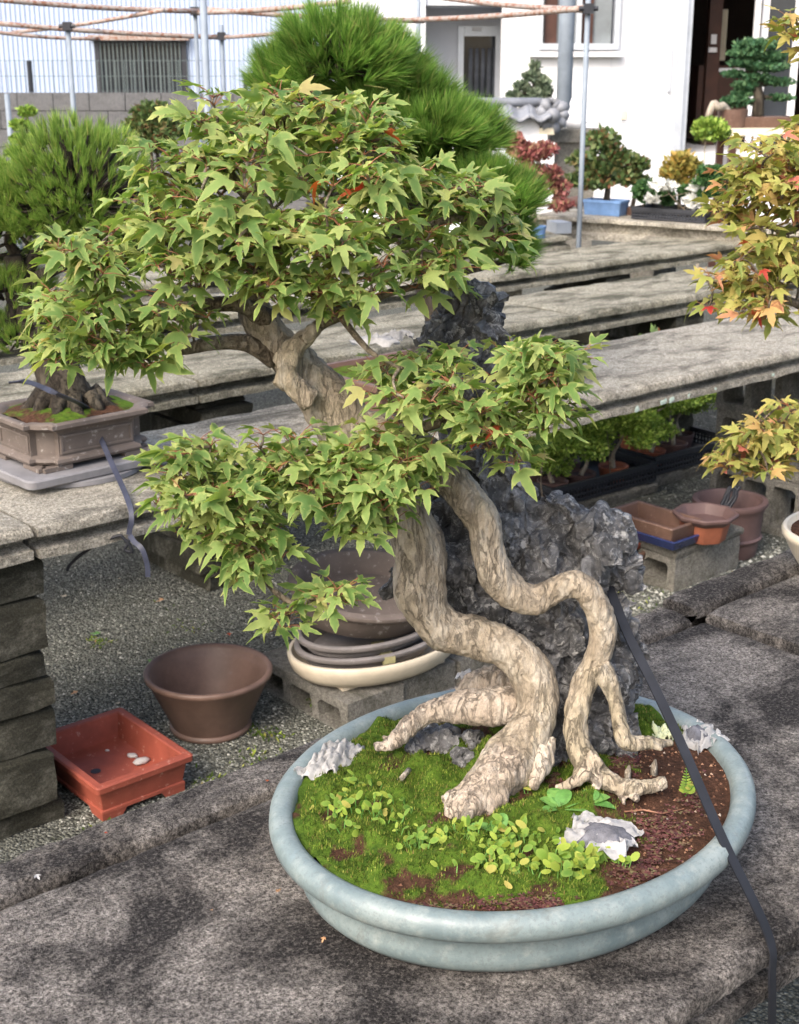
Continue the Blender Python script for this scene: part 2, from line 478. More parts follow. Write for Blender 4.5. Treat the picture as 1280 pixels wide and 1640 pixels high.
def glaze_mat():
    m, nt, b = new_mat('pale_blue_green_glaze'); g = NT(nt)
    c = g.ramp(g.noise(11, 8, .7), [(.3, (.10, .138, .146)), (.5, (.16, .2, .198)), (.72, (.255, .288, .272))])
    sp = g.ramp(g.noise(210, 4, .75), [(.53, 0), (.6, 1)])
    c = g.mix(g.math('MULTIPLY', sp, .6), c, (.12, .145, .145))
    dirt = g.ramp(g.noise(24, 7, .75), [(.56, 0), (.72, .5)])
    c = g.mix(dirt, c, (.36, .37, .32))
    ring = g.ramp(g.noise(46, 8, .78), [(.52, 0), (.64, .3)])
    c = g.mix(ring, c, (.33, .35, .32))
    brn = g.ramp(g.noise(17, 8, .75, .5), [(.58, 0), (.68, .5)])
    c = g.mix(brn, c, (.115, .12, .105))
    s = NT(nt, (14, 14, 1.2)); drip = s.ramp(s.noise(3, 4, .6), [(.6, 0), (.8, .3)])
    c = g.mix(drip, c, (.17, .24, .29))
    nt.links.new(c, b.inputs['Base Color'])
    r = g.ramp(g.noise(35, 5, .7), [(.35, .3), (.65, .6)]); nt.links.new(r, b.inputs['Roughness'])
    b.inputs['Specular IOR Level'].default_value = .5
    g.bump(g.noise(190, 4, .7), .3, .0015, b); return m
MAT['glaze'] = glaze_mat()

def soil_mat():
    m, nt, b = new_mat('mossy_soil'); g = NT(nt)
    s = g.sep(g.attr('tint'))
    soil = g.ramp(g.noise(120, 6, .75), [(.3, (.03, .017, .011)), (.55, (.085, .042, .026)), (.8, (.17, .095, .058))])
    moss = g.ramp(g.noise(60, 6, .7), [(.3, (.035, .07, .01)), (.55, (.09, .155, .018)), (.8, (.17, .22, .035))])
    f = g.math('ADD', s[0], g.math('MULTIPLY', g.math('SUBTRACT', g.noise(35, 6, .7), .5), .9))
    c = g.mix(g.ramp(f, [(.42, 0), (.56, 1)]), soil, moss)
    nt.links.new(c, b.inputs['Base Color']); b.inputs['Roughness'].default_value = 1
    b.inputs['Specular IOR Level'].default_value = .1
    g.bump(g.noise(150, 6, .8), 1, .006, b); return m
MAT['soil'] = soil_mat()

MAT['terra_red'] = plain('red_unglazed_clay', (.235, .055, .033), .6, .22, 14, .2, .001, spots=((.40, .22, .17), .62))
MAT['clay_dark'] = plain('dark_brown_clay', (.125, .077, .058), .5, .3, 12, .2, .001, spots=((.15, .11, .09), .64))
MAT['clay_grey'] = plain('grey_brown_clay', (.115, .092, .078), .7, .2, 14, .2, .001, spots=((.26, .235, .215), .6))
MAT['clay_grey2'] = plain('dark_grey_clay', (.16, .145, .138), .6, .2, 14, .2, .001, spots=((.24, .22, .21), .62))
MAT['clay_brown'] = plain('brown_unglazed_clay', (.115, .066, .048), .5, .25, 15, .2, .001, spots=((.3, .24, .2), .63))
MAT['clay_purple'] = plain('purplish_brown_clay', (.10, .06, .055), .6, .2, 15, .2, .001)
MAT['clay_orange'] = plain('orange_clay', (.23, .075, .04), .65, .25, 15, .2, .001)
MAT['cream_glaze'] = plain('cream_glaze', (.54, .47, .36), .35, .12, 18, .1, .001, spots=((.4, .34, .26), .66))
MAT['blue_glaze'] = plain('deep_blue_glaze', (.02, .028, .085), .25, .3, 20, .05, .001)
MAT['pale_blue'] = plain('pale_blue_glaze', (.13, .23, .42), .35, .2, 20, .05, .001)
MAT['board_grey'] = plain('grey_turntable_board', (.17, .165, .17), .7, .2, 18, .2, .001)
MAT['black_plastic'] = plain('black_plastic', (.022, .024, .03), .45, .2, 30, .05, .001)
MAT['strap'] = plain('black_strap', (.010, .011, .015), .6, .3, 40, .1, .0006)
MAT['strap_blue'] = plain('faded_navy_strap', (.028, .032, .052), .5, .3, 40, .1, .0006)
MAT['white_wall'] = plain('white_render', (.68, .69, .72), .8, .04, 3, .1, .002)
MAT['white_panel'] = plain('white_panel', (.66, .66, .67), .7, .04, 3, .05, .002)
MAT['shade_grey'] = plain('shade_grey_render', (.62, .63, .66), .85, .05, 3, .05, .002)  # porch recess: its shade put into this grey; joints and shelf share it
MAT['siding'] = plain('pale_blue_siding', (.37, .44, .56), .5, .05, 1.5, 0)
MAT['alu'] = plain('aluminium', (.55, .58, .62), .4, .1, 6, 0, metal=.5)
MAT['pole'] = plain('galvanised_steel', (.2, .235, .275), .6, .15, 8, .05, .001)
MAT['rust'] = plain('rusty_white_pipe', (.33, .28, .25), .7, .2, 10, .2, .001, spots=((.2, .08, .04), .5))
MAT['glass'] = plain('dark_window_glass', (.03, .035, .042), .08, .3, 3, 0, spec=.8)
MAT['glass_grey'] = plain('frosted_grey_glass', (.17, .19, .2), .25, .25, 3, 0, spec=.6)
MAT['curtain'] = plain('grey_curtain', (.1, .11, .13), .9, .3, 6, 0)
MAT['wood_dark'] = plain('dark_red_brown_wood', (.055, .022, .014), .5, .4, 4, .1, .001)
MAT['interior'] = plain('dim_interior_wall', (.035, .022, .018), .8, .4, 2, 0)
MAT['tile'] = plain('grey_roof_tile', (.19, .2, .22), .5, .25, 12, .1, .002)
MAT['cream_top'] = plain('cream_table_top', (.62, .56, .42), .6, .1, 8, .05)
MAT['paper'] = plain('crumpled_tissue', (.42, .405, .39), .85, .2, 90, .5, .003)
def tissue_mat(name, col):
    m, nt, b = new_mat(name); g = NT(nt)
    c = g.ramp(g.noise(45, 6, .7), [(.3, [x * .6 for x in col]), (.6, col)])
    c = g.mix(g.ramp(g.noise(80, 5, .7), [(.56, 0), (.66, .7)]), c, (.2, .19, .17))
    nt.links.new(c, b.inputs['Base Color']); b.inputs['Roughness'].default_value = .9; b.inputs['Specular IOR Level'].default_value = .15
    t = nt.nodes.new('ShaderNodeBsdfTranslucent'); mx = nt.nodes.new('ShaderNodeMixShader'); mx.inputs[0].default_value = .3
    nt.links.new(c, t.inputs[0]); nt.links.new(b.outputs[0], mx.inputs[1]); nt.links.new(t.outputs[0], mx.inputs[2])
    nt.links.new(mx.outputs[0], nt.nodes['Material Output'].inputs[0]); g.bump(g.noise(140, 5, .7), .6, .003, b); return m
MAT['paper'] = tissue_mat('crumpled_tissue_paper', (.52, .51, .5))
MAT['paper_green'] = plain('yellowed_tissue', (.55, .58, .36), .85, .2, 50, .3, .002)
MAT['cake'] = plain('grey_fertiliser', (.12, .12, .135), .95, .5, 90, .6, .003)
MAT['pebble'] = plain('grey_pebble', (.4, .38, .36), .8, .2, 60, .3, .001)
MAT['stick'] = plain('green_stained_wood', (.24, .22, .11), .8, .3, 40, .3, .001)
MAT['dead_leaf'] = plain('dry_leaf', (.36, .2, .1), .7, .4, 60, .2, .001)
MAT['dead_leaf_pale'] = plain('pale_dry_leaf', (.5, .42, .3), .7, .3, 60, .2, .001)
MAT['wire'] = plain('fence_wire', (.1, .13, .13), .6, .1, 10, 0)
MAT['lichen'] = plain('pale_lichen', (.42, .5, .42), .9, .25, 120, .4, .001)

# ================================================================== the setting: ground
mb = MB()
mb.add([(-40, -6, 0), (40, -6, 0), (40, 60, 0), (-40, 60, 0)], [(0, 1, 2, 3)])
structure('ground', mb, MAT['gravel'])

def pebble_scatter(name, regions, mat, seed):
    r = random.Random(seed); mb = MB()
    for (px0, py0, px1, py1, cnt, s0, s1) in regions:
        for _ in range(cnt):
            p = on(r.uniform(px0, px1), r.uniform(py0, py1), 0)
            s = r.uniform(s0, s1); a = r.random() * 6.28
            vs = []
            for (x, y, z) in ((1, 0, 0), (.3, .9, 0), (-.8, .5, 0), (-.8, -.5, 0), (.3, -.9, 0), (.1, .1, .75)):
                x += r.uniform(-.25, .25); y += r.uniform(-.25, .25)
                vs.append((p.x + s * (x * math.cos(a) - y * math.sin(a)), p.y + s * (x * math.sin(a) + y * math.cos(a)), z * s * r.uniform(.6, 1.1) - .0005))
            mb.add(vs, [(0, 1, 5), (1, 2, 5), (2, 3, 5), (3, 4, 5), (4, 0, 5)])
    o = obj(name, mb.mesh(name, mat)); tag(o, 'loose grey gravel scattered over the ground between the benches', 'gravel', kind='stuff')
    return o
MAT['grit'] = island_mat('gravel_stones', [(0, (.065, .065, .055)), (.5, (.16, .162, .135)), (.85, (.26, .26, .225)), (1, (.42, .415, .37))], .9, 0, .2)
pebble_scatter('gravel', [(60, 780, 640, 1330, 16000, .002, .0052), (640, 640, 1290, 1000, 10000, .003, .007), (1000, 880, 1290, 1010, 1500, .004, .011)], MAT['grit'], 3)

# ================================================================== benches
def slab_mb(L, W, T, seed, edge='lip', rough=.003, seg=.035, chip=.006, nw=10, grain=0):
    """plank of concrete, length along x from 0 to L, across y from 0 to W, top at z = 0"""
    if edge == 'lip':
        prof = [(.012, 0), (.003, -.004), (0, -.011), (.001, -.024), (.03, -.028), (.05, -.032), (.052, -T * .66), (.026, -T * .7), (.004, -T * .74), (.006, -T), (.06, -T)]
    else:
        prof = [(.012, 0), (.003, -.005), (0, -.014), (.002, -T * .6), (.006, -T), (.03, -T)]
    ring = [(y, z) for y, z in prof]
    k = len(prof)
    full = [(prof[0][0] + (W - 2 * prof[0][0]) * (1 - i / nw), 0) for i in range(1, nw)]
    under = []
    ring = list(prof) + [(W - y, z) for y, z in reversed(prof)] + full
    n = max(4, int(L / seg)); rings = []
    for i in range(n + 1):
        x = L * i / n; row = []
        for j, (y, z) in enumerate(ring):
            q = Vector((x * 9, y * 9 + seed * 3.3, z * 9 + seed))
            a = noise.noise(q) * rough + noise.noise(q * 4) * rough * .6
            e = 0
            if z > -.06 and (y < .02 or y > W - .02):
                e = -max(0, noise.noise(Vector((x * 22, seed * 7.1, j * .2))) - .12) * chip * 3
            if grain: a += grain * (noise.noise(q * 16) + .8 * noise.noise(q * 31) - .9 * max(0, noise.noise(q * 7.3) - .1))
            sgn = 1 if y < W / 2 else -1
            endr = .006 if (i in (0, n)) else 0
            row.append(Vector((x + noise.noise(q * 1.7 + Vector((5, 0, 0))) * rough * (1 if i not in (0, n) else 1.6), y - sgn * e + a * .4 * sgn, z + a + e * .5 - endr * (z > -.02))))
        rings.append(row)
    mb = MB(); mb.rings(rings); return mb

def block_mb(L, D, H, holes=3, jit=.003, seed=0):
    """hollow block: length x, holes run along y"""
    r = random.Random(seed)
    mb = MB()
    w = .028; t = .026
    xs = [0, w]
    cw = (L - w * (holes + 1)) / holes
    for i in range(holes):
        xs += [xs[-1] + cw, xs[-1] + cw + w]
    zs = [0, t, t + .012, H - t - .012, H - t, H]
    solid = [[True] * (len(zs) - 1) for _ in range(len(xs) - 1)]
    for i in range(holes):
        for k in (1, 2, 3): solid[1 + 2 * i][k] = False
    def J(i, k, y):
        x = xs[i]
        if k in (1, 4) and 0 < i < len(xs) - 1: x += (.010 if i % 2 == 1 else -.010)
        h = math.sin(i * 12.9 + k * 78.2 + y * 37 + seed) * jit
        return (x - L / 2 + h * .5, y + h * .3, zs[k] + h * (.4 if k else 0))
    idx = {}; vs = []
    def V(i, k, s):
        if (i, k, s) not in idx:
            idx[(i, k, s)] = len(vs); vs.append(J(i, k, -D / 2 if s == 0 else D / 2))
        return idx[(i, k, s)]
    fs = []
    nx, nz = len(xs) - 1, len(zs) - 1
    for i in range(nx):
        for k in range(nz):
            if not solid[i][k]: continue
            fs.append((V(i, k, 0), V(i + 1, k, 0), V(i + 1, k + 1, 0), V(i, k + 1, 0)))
            fs.append((V(i, k, 1), V(i, k + 1, 1), V(i + 1, k + 1, 1), V(i + 1, k, 1)))
            if k == 0 or not solid[i][k - 1]: fs.append((V(i, k, 0), V(i, k, 1), V(i + 1, k, 1), V(i + 1, k, 0)))
            if k == nz - 1 or not solid[i][k + 1]: fs.append((V(i, k + 1, 0), V(i + 1, k + 1, 0), V(i + 1, k + 1, 1), V(i, k + 1, 1)))
            if i == 0 or not solid[i - 1][k]: fs.append((V(i, k, 0), V(i, k + 1, 0), V(i, k + 1, 1), V(i, k, 1)))
            if i == nx - 1 or not solid[i + 1][k]: fs.append((V(i + 1, k, 0), V(i + 1, k, 1), V(i + 1, k + 1, 1), V(i + 1, k + 1, 0)))
    mb.add(vs, fs); return mb

def solid_block_mb(L, D, H, seed):
    mb = slab_mb(L, D, H, seed, 'plain', .004, .05, .008, 4); return mb

def bench(label, n0, n1, cuts, ztop, mats, T=.075, legs=(), edge='lip', seed=1, zoff=None, strips=None, leg_mat='block_dark', fine=False):
    t = thing('concrete_bench', label, 'bench', bp(cuts[0], n0, 0), BANG)
    s0 = cuts[0]
    for i in range(len(cuts) - 1):
        z = ztop + (zoff[i] if zoff else 0)
        spans = strips or [(n0, n1)]
        for q, (a, b) in enumerate(spans):
            L = cuts[i + 1] - cuts[i] - .012
            m = slab_mb(L, b - a, T, seed + i * 3 + q * 11, edge, nw=max(3, int((b - a) / (.0065 if fine and i == 0 else .05))), seg=.0065 if fine and i == 0 else .035, grain=.0010 if fine else 0, rough=.0012 if fine else .003, chip=.003 if fine else .006)
            lpart('slab', m, MAT[mats], t, 40, (cuts[i] - s0, a - n0, z))
    for li, ls in enumerate(legs):
        h = ztop - T; rr = random.Random(seed * 10 + li)
        z = 0.0; k = 0
        while z < h - .01:
            hh = min(rr.choice((.075, .10, .12, .06)), h - z)
            if h - z - hh < .03: hh = h - z
            W = n1 - n0 - .06
            Lb = rr.uniform(.17, .2)
            m = solid_block_mb(Lb, W + rr.uniform(-.03, .02), hh - .004, rr.randint(0, 99))
            lpart('block', m, MAT[leg_mat], t, 40, (ls - s0 - Lb / 2 + rr.uniform(-.012, .012), .03 + rr.uniform(-.012, .012), z + hh - .002), (0, 0, rr.uniform(-.03, .03)))
            z += hh; k += 1
    return t

B1 = bench('dark stained concrete bench carrying the pale blue bonsai pot', .685, 1.39, [.15, 1.82, 3.7], .70, 'bench_dark', legs=(.3, 3.0), seed=2,
           zoff=[0, .016], strips=[(.685, 1.297), (1.312, 1.39)], fine=True)
sl = bench_s(66, 2.6, .2) - .1
B2 = bench('weathered concrete bench carrying the grey-brown panelled pine pot', 2.49, 3.02, [-.2, bench_s(62, 2.49, .7), 2.65, 4.3, 6.0], .70, 'bench_light', legs=(sl, 5.4), seed=5, zoff=[.004, 0, .006, 0])
B3 = bench('narrow concrete bench directly behind the one with the panelled pot', 3.44, 3.92, [.2, 2.2, 3.9, 5.7], .70, 'bench_moss', legs=(.6, 2.3, 4.6), seed=8)
B4 = bench('mossy concrete bench under the lowest bough of the big pine', 4.33, 4.78, [.6, 2.4, 4.3, 6.4], .70, 'bench_moss', legs=(1.0, 2.6, 5.2), seed=11)
B5 = bench('short concrete bench under the red weeping maple', 5.15, 5.6, [2.6, 5.75], .70, 'bench_moss', legs=(3.0, 5.3), seed=14)
# hollow-block leg of the second bench, on the right
leg_s = bench_s(1146, 2.9, .3)
for k in range(3):
    m = block_mb(.39, .12, .203, 3, .003, k * 3)
    lpart('hollow_block', m, MAT['block'], B2, 30, (leg_s + .2 + (k % 2) * .012 + .06, .225, k * .207), (0, 0, math.pi / 2))
# far bench, set at another angle
FZ = .78
FA, FB_ = on(850, 343, FZ), on(1280, 371, FZ)
fa = math.atan2(FB_.y - FA.y, FB_.x - FA.x)
FB0 = FA
t = thing('concrete_bench', 'long double-moulded concrete bench with blue pot and black tray on it', 'bench', (FB0.x, FB0.y, 0), fa)
for i in range(2):
    m = slab_mb(1.98, .42, .12, 30 + i, 'lip', .002, .05)
    lpart('slab', m, MAT['bench_light'], t, 40, (i * 1.99, 0, FZ))
for x in (.55, 1.2, 2.4, 3.5):
    lpart('block', solid_block_mb(.35 if x > .6 else .2, .32, FZ - .125, int(x * 10)), MAT['block'], t, 40, (x, .05, FZ - .123))
FBD = Vector((math.cos(fa), math.sin(fa), 0)); FBN = Vector((-math.sin(fa), math.cos(fa), 0))
def fpt(px, off, z=None):              # a spot on the far bench
    z = FZ if z is None else z; u = (px - 640) / FPX; o = FA + FBN * off
    t_ = (u * (o.y * CP + (CAM_Z - z) * SP) - o.x) / (FBD.x - u * CP * FBD.y)
    p = o + FBD * t_; p.z = z; return p

# lichen patches on the bench edge
for i, (px, py) in enumerate([(1075, 631), (1103, 628), (1062, 634), (1146, 614), (1020, 655), (1238, 590)]):
    n = 2.488; s = bench_s(px, n, .645)
    c = bp(s, n, .645)
    vs = []; rr = random.Random(i)
    k = 9; r0 = .007 if i % 2 else .013
    for j in range(k):
        w = 2 * math.pi * j / k; q = r0 * rr.uniform(.45, 1.4)
        vs.append(c + BD * (q * math.cos(w)) + Vector((0, 0, q * math.sin(w) * .8)) - BN * .001)
    vs.append(c - BN * .002)
    m = MB(); m.add(vs, [(j, (j + 1) % k, k) for j in range(k)])
    o = part('lichen_patch', m, MAT['lichen'], B2)

# ================================================================== background buildings
YS = 18.0
def wx(px, Y, z=1.5): return (px - 640) / FPX * (Y * CP + (CAM_Z - z) * SP)
def wz(py, Y): return at(640, py, Y).z
# corrugated building
x0, x1 = wx(-90, YS), wx(534, YS)
t = thing('corrugated_building', 'pale blue corrugated building with a wide dark window', 'building', ((x0 + x1) / 2, YS, 0))
m = MB(); pitch = .058; n = int((x1 - x0) / pitch); rows = [[], []]
wl, wr, wt, wb = wx(155, YS), wx(301, YS), wz(66, YS), wz(151, YS)
def siding(xa, xb, za, zb):
    k = max(1, int((xb - xa) / pitch)); pts = []
    for i in range(k):
        a = xa + (xb - xa) * i / k; p = (xb - xa) / k
        pts += [(a, YS), (a + p * .55, YS), (a + p * .65, YS - .018), (a + p * .9, YS - .018)]
    pts.append((xb, YS))
    vs = [(x, y, za) for x, y in pts] + [(x, y, zb) for x, y in pts]; q = len(pts)
    m.add(vs, [(i, i + 1, q + i + 1, q + i) for i in range(q - 1)])
siding(x0, wl, 0, 5); siding(wr, x1, 0, 5); siding(wl, wr, wt, 5); siding(wl, wr, 0, wb)
m.box(((x0 + x1) / 2, YS + 2.05, 2.5), (x1 - x0, 4, 5))
part('wall', m, MAT['siding'], t)
m = MB()
for a, b, c, d in ((wl, wr, wt, wt - .05), (wl, wr, wb + .05, wb)): m.box(((a + b) / 2, YS - .02, (c + d) / 2), (b - a, .08, abs(c - d)))
for a in (wl + .03, (wl + wr) / 2, wr - .03): m.box((a, YS - .02, (wt + wb) / 2), (.06, .078, wt - wb - .1))
w = part('window', m, MAT['black_plastic'], t)
for a, b in ((wl + .06, (wl + wr) / 2 - .03), ((wl + wr) / 2 + .03, wr - .06)):
    m = MB(); m.box(((a + b) / 2, YS - .01, (wt + wb) / 2), (b - a, .02, wt - wb - .1)); q = obj('pane', m.mesh('pane', MAT['glass'], False, Vector(t.location)), w)
for i in range(20):
    a = wl + .08 + (wr - wl - .16) * i / 19
    m = MB(); m.box((a, YS - .07, (wt + wb) / 2), (.011, .014, wt - wb)); obj('bar', m.mesh('bar', MAT['wire'], False, Vector(t.location)), w)
m = MB(); m.box(((wl + wr) / 2, YS - .09, wt + .04), (wr - wl + .1, .14, .06)); part('window_hood', m, MAT['rust'], t)

# garden wall of concrete blocks
YW = 16.0
t = thing('block_wall', 'low grey concrete block wall below the corrugated building', 'wall', (wx(170, YW), YW, 0))
zt = wz(148, YW); bx0, bx1 = wx(-60, YW), wx(470, YW); bl = .40; nr = 7
bh = .195
me_b = MB(); me_b.box((0, 0, 0), (bl - .008, .15, bh - .008)); me_block = me_b.mesh('wall_block', MAT['wallblock'])
nb = int((bx1 - bx0) / bl) + 1
for r_ in range(nr):
    for i in range(nb):
        o = obj('block', me_block, t, (bx0 + (i + (.5 if r_ % 2 else 0)) * bl - t.location.x, rnd.uniform(-.003, .003), zt - bh * (r_ + .5)))
m = MB(); m.box(((bx0 + bx1) / 2, YW + .05, (zt - .012) / 2), (bx1 - bx0, .06, zt - .012)); part('mortar', m, MAT['wallblock'], t)
# wire fence on top of the wall
t = thing('wire_fence', 'thin wire mesh fence with dark posts along the block wall top', 'fence', (wx(170, YW), YW, zt))
for px in (48, 393):
    m = MB(); x = wx(px, YW); m.tube([(x, YW, zt), (x, YW, wz(97, YW) if px < 100 else wz(118, YW))], .03, 6); part('post', m, MAT['black_plastic'], t)
m = MB()
for pz in (97, 122): m.tube([(bx0, YW, wz(pz, YW)), (bx1, YW, wz(pz, YW))], .003, 4)
x = bx0
while x < bx1:
    m.tube([(x, YW, zt), (x, YW, wz(97, YW))], .004, 3, False); x += .1
part('mesh', m, MAT['wire'], t)

# white building -------------------------------------------------------------
YB = 14.5
X = lambda px: wx(px, YB)
Z = lambda py: wz(py, YB)
t = thing('white_building', 'white rendered building with open sliding door and two tall windows', 'building', (X(850), YB, 0))
def wall(a, b, za, zb, y0, y1, mat, name='wall'):
    m = MB(); m.box(((a + b) / 2, (y0 + y1) / 2, (za + zb) / 2), (b - a, y1 - y0, zb - za)); return part(name, m, MAT[mat], t)
TOP = 4.2
wall(X(534), X(681), 0, TOP, YB, YB + 3.5, 'white_wall')
YR = YB + .9
zd0, zd1, xl, xr = wz(172, YR), wz(42, YR), wx(733, YR), wx(803, YR)
wall(X(681) + .002, xl, 0, TOP, YR, YR + .2, 'shade_grey')
wall(xl, xr, zd1, TOP, YR, YR + .2, 'shade_grey')
wall(xl, xr, 0, zd0 - .2, YR, YR + .2, 'shade_grey')
wall(xr, X(840), 0, TOP, YR, YR + .2, 'shade_grey')
wall(X(681) + .002, X(803) - .002, wz(8, YB), TOP - .01, YB + .05, YR - .002, 'shade_grey', 'porch_soffit')
m = MB()
for a, b, c, d in ((xl, xl + .06, zd0 - .2, zd1), (xr - .07, xr, zd0 - .2, zd1)): m.box(((a + b) / 2, YR - .02, (c + d) / 2), (b - a, .08, d - c))
m.box(((xl + xr) / 2, YR - .02, zd1 - .05), (xr - xl - .13, .078, .1)); m.box(((xl + xr) / 2, YR - .02, zd0 - .05), (xr - xl - .13, .078, .3))
d = part('door', m, MAT['alu'], t)
m = MB(); m.box(((xl + xr) / 2, YR + .02, (zd0 + zd1) / 2), (xr - xl - .13, .03, zd1 - zd0)); obj('glass_panel', m.mesh('glass_panel', MAT['glass'], False, Vector(t.location)), d)
for i in range(5):                      # pleats of the door curtain
    m = MB(); x = xl + .14 + i * .065; zc = zd0 + .5
    m.tube([(x, YR + .0, zd0 + .12), (x, YR + .0, zd0 + .45 + .05 * (i % 2)), (x, YR + .0, zd1 - .22)], [.03, .027, .022], 6); obj('curtain', m.mesh('curtain', MAT['curtain'], True, Vector(t.location)), d)
m = MB(); m.box((xr - .02, YR - .08, wz(68, YR)), (.025, .05, .12)); obj('hinge', m.mesh('hinge', MAT['alu'], False, Vector(t.location)), d)
m = MB(); m.box((wx(762, YR), YR - .065, wz(47, YR)), (.1, .01, .04)); obj('door_plate', m.mesh('door_plate', MAT['white_panel'], False, Vector(t.location)), d)
# main facade with windows
wl1, wr1, zb1 = X(866), X(981), Z(80)
wall(X(803), wl1, 0, TOP, YB, YB + .2, 'white_panel')
wall(wl1, wr1, 0, zb1, YB, YB + .2, 'white_panel')
wall(wl1, wr1, 3.2, TOP, YB, YB + .2, 'white_panel')
wall(wr1, X(1082), 0, TOP, YB, YB + .2, 'white_panel')
m = MB(); m.box(((wl1 + wr1) / 2, YB - .02, zb1 + .03), (wr1 - wl1 + .08, .12, .06))
for a in (wl1 - .02, (wl1 + wr1) / 2, wr1 + .02): m.box((a, YB - .01, (zb1 + 3.2) / 2 + .03), (.05, .09, 3.2 - zb1))
w = part('window', m, MAT['alu'], t)
for a, b, mm in ((wl1, (wl1 + wr1) / 2, 'glass_grey'), ((wl1 + wr1) / 2, wr1, 'glass_grey')):
    m = MB(); m.box(((a + b) / 2, YB + .06, (zb1 + 3.2) / 2), (b - a - .05, .02, 3.2 - zb1)); obj('pane', m.mesh('pane', MAT[mm], False, Vector(t.location)), w)
    m = MB(); m.box((a + .09, YB + .03, (zb1 + 3.2) / 2), (.12, .02, 3.2 - zb1 - .1)); obj('curtain', m.mesh('curtain', MAT['wood_dark'], False, Vector(t.location)), w)
m = MB(); m.box(((wl1 + wr1) / 2 - .02, YB - .05, zb1 - .04), (wr1 - wl1 + .2, .1, .05)); part('window_sill', m, MAT['white_panel'], t)
m = MB(); m.box(((X(803) + X(1082)) / 2, YB - .004, Z(195)), (X(1082) - X(803), .006, .012)); part('joint', m, MAT['shade_grey'], t)
m = MB(); m.box((X(978), YB - .004, (Z(195) + Z(92)) / 2), (.012, .006, Z(92) - Z(195))); part('joint', m, MAT['shade_grey'], t)
m = MB(); m.box((X(1002), YB - .012, Z(184)), (.05, .02, .09)); part('outlet_box', m, MAT['cream_top'], t)
# door opening
xa, xb, zf = X(1082), X(1330), Z(246)
m = MB(); m.box((xa + .04, YB - .02, (zf + TOP) / 2), (.08, .12, TOP - zf)); m.box((xa + .11, YB + .02, (zf + TOP) / 2), (.05, .1, TOP - zf)); df = part('door_frame', m, MAT['alu'], t)
m = MB(); hx = X(1072); m.tube([(hx, YB - .002, Z(77)), (hx, YB - .06, Z(79)), (hx, YB - .06, Z(145)), (hx, YB - .002, Z(147))], .015, 6); part('door_handle', m, MAT['alu'], t)
wall(xa, xb, 0, zf, YB + .02, YB + 4, 'white_panel', 'floor_base')
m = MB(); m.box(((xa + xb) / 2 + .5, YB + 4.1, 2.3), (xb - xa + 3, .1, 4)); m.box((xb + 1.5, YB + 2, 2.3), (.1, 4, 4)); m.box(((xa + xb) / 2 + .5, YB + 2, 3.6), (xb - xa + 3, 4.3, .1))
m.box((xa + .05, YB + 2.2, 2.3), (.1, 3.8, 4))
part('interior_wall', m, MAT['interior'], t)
wall(xb + .0, xb + 3, 0, TOP, YB, YB + .2, 'white_panel')
wall(xa, xb, 3.3, TOP + .01, YB - .001, YB + .21, 'white_panel', 'lintel')
for pa, pb in ((1206, 1214), (1221, 1232)):
    m = MB(); m.box((X((pa + pb) / 2), YB + .1 + .1 * (pa > 1210), (zf + 3.3) / 2), (X(pb) - X(pa), .06, 3.3 - zf)); part('sliding_door_frame', m, MAT['white_panel'], t)
m = MB(); m.box((X(1279), YB + .2, (zf + 3.3) / 2), (.07, .06, 3.3 - zf)); part('sliding_door_frame', m, MAT['white_panel'], t)
m = MB(); m.box((X(1255), YB + .2, (zf + 3.3) / 2), (X(1276) - X(1233), .015, 3.3 - zf)); part('glass_panel', m, MAT['glass'], t)
YI = YB + 1.6
IX = lambda px: wx(px, YI)
IZ = lambda py: wz(py, YI)
m = MB(); m.box((IX(1139), YI, 2.0), (.14, .14, 3.1)); part('post', m, MAT['wood_dark'], t)
m = MB(); m.box((IX(1160), YI + .4, IZ(55)), (.17, .02, .55)); part('hanging_scroll', m, MAT['cream_top'], t)
m = MB(); m.box((IX(1160), YI + .3, IZ(165)), (.55, .5, .8)); part('cabinet', m, MAT['wood_dark'], t)
m = MB(); m.box((IX(1165), YI + .2, IZ(112)), (.5, .4, .04)); part('shelf', m, MAT['shade_grey'], t)
m = MB(); m.box((IX(1137), YI - .08, IZ(63)), (.06, .04, .1)); m.box((IX(1136), YI - .08, IZ(80)), (.09, .05, .05)); part('switch_box', m, MAT['white_panel'], t)
m = MB(); m.box((X(1175), YB - .1, Z(268)), (.2, .12, .25)); part('grey_box', m, MAT['board_grey'], t)

# garden wall with tile coping
YT = 11.3
t = thing('tiled_garden_wall', 'white garden wall with grey tile coping and carved end tile', 'wall', (wx(830, YT), YT, 0))
zt = wz(190, YT); a, b = wx(690, YT), wx(864, YT)
m = MB(); m.box(((a + b) / 2, YT, zt / 2), (b - a, .25, zt)); part('wall', m, MAT['white_wall'], t)
me_t = MB()
w = .16
rows = []
for k in range(9):
    ang = k / 8; yy = -.24 + ang * .48
    zz = .10 - abs(yy) * .35
    rows.append([Vector((-w / 2 + w * j / 6, yy, zz + .02 * math.cos(2 * math.pi * j / 6))) for j in range(7)] )
top = [p for r_ in rows for p in r_]; q = 7
me_t.add(top + [p - Vector((0, 0, .025)) for p in top], [(i * q + j, i * q + j + 1, (i + 1) * q + j + 1, (i + 1) * q + j) for i in range(8) for j in range(6)] +
         [(63 + i * q + j, 63 + (i + 1) * q + j, 63 + (i + 1) * q + j + 1, 63 + i * q + j + 1) for i in range(8) for j in range(6)] +
         [(j, 63 + j, 63 + j + 1, j + 1) for j in range(6)] + [(i * q, (i + 1) * q, 63 + (i + 1) * q, 63 + i * q) for i in range(8)] + [(i * q + 6, 63 + i * q + 6, 63 + (i + 1) * q + 6, (i + 1) * q + 6) for i in range(8)])
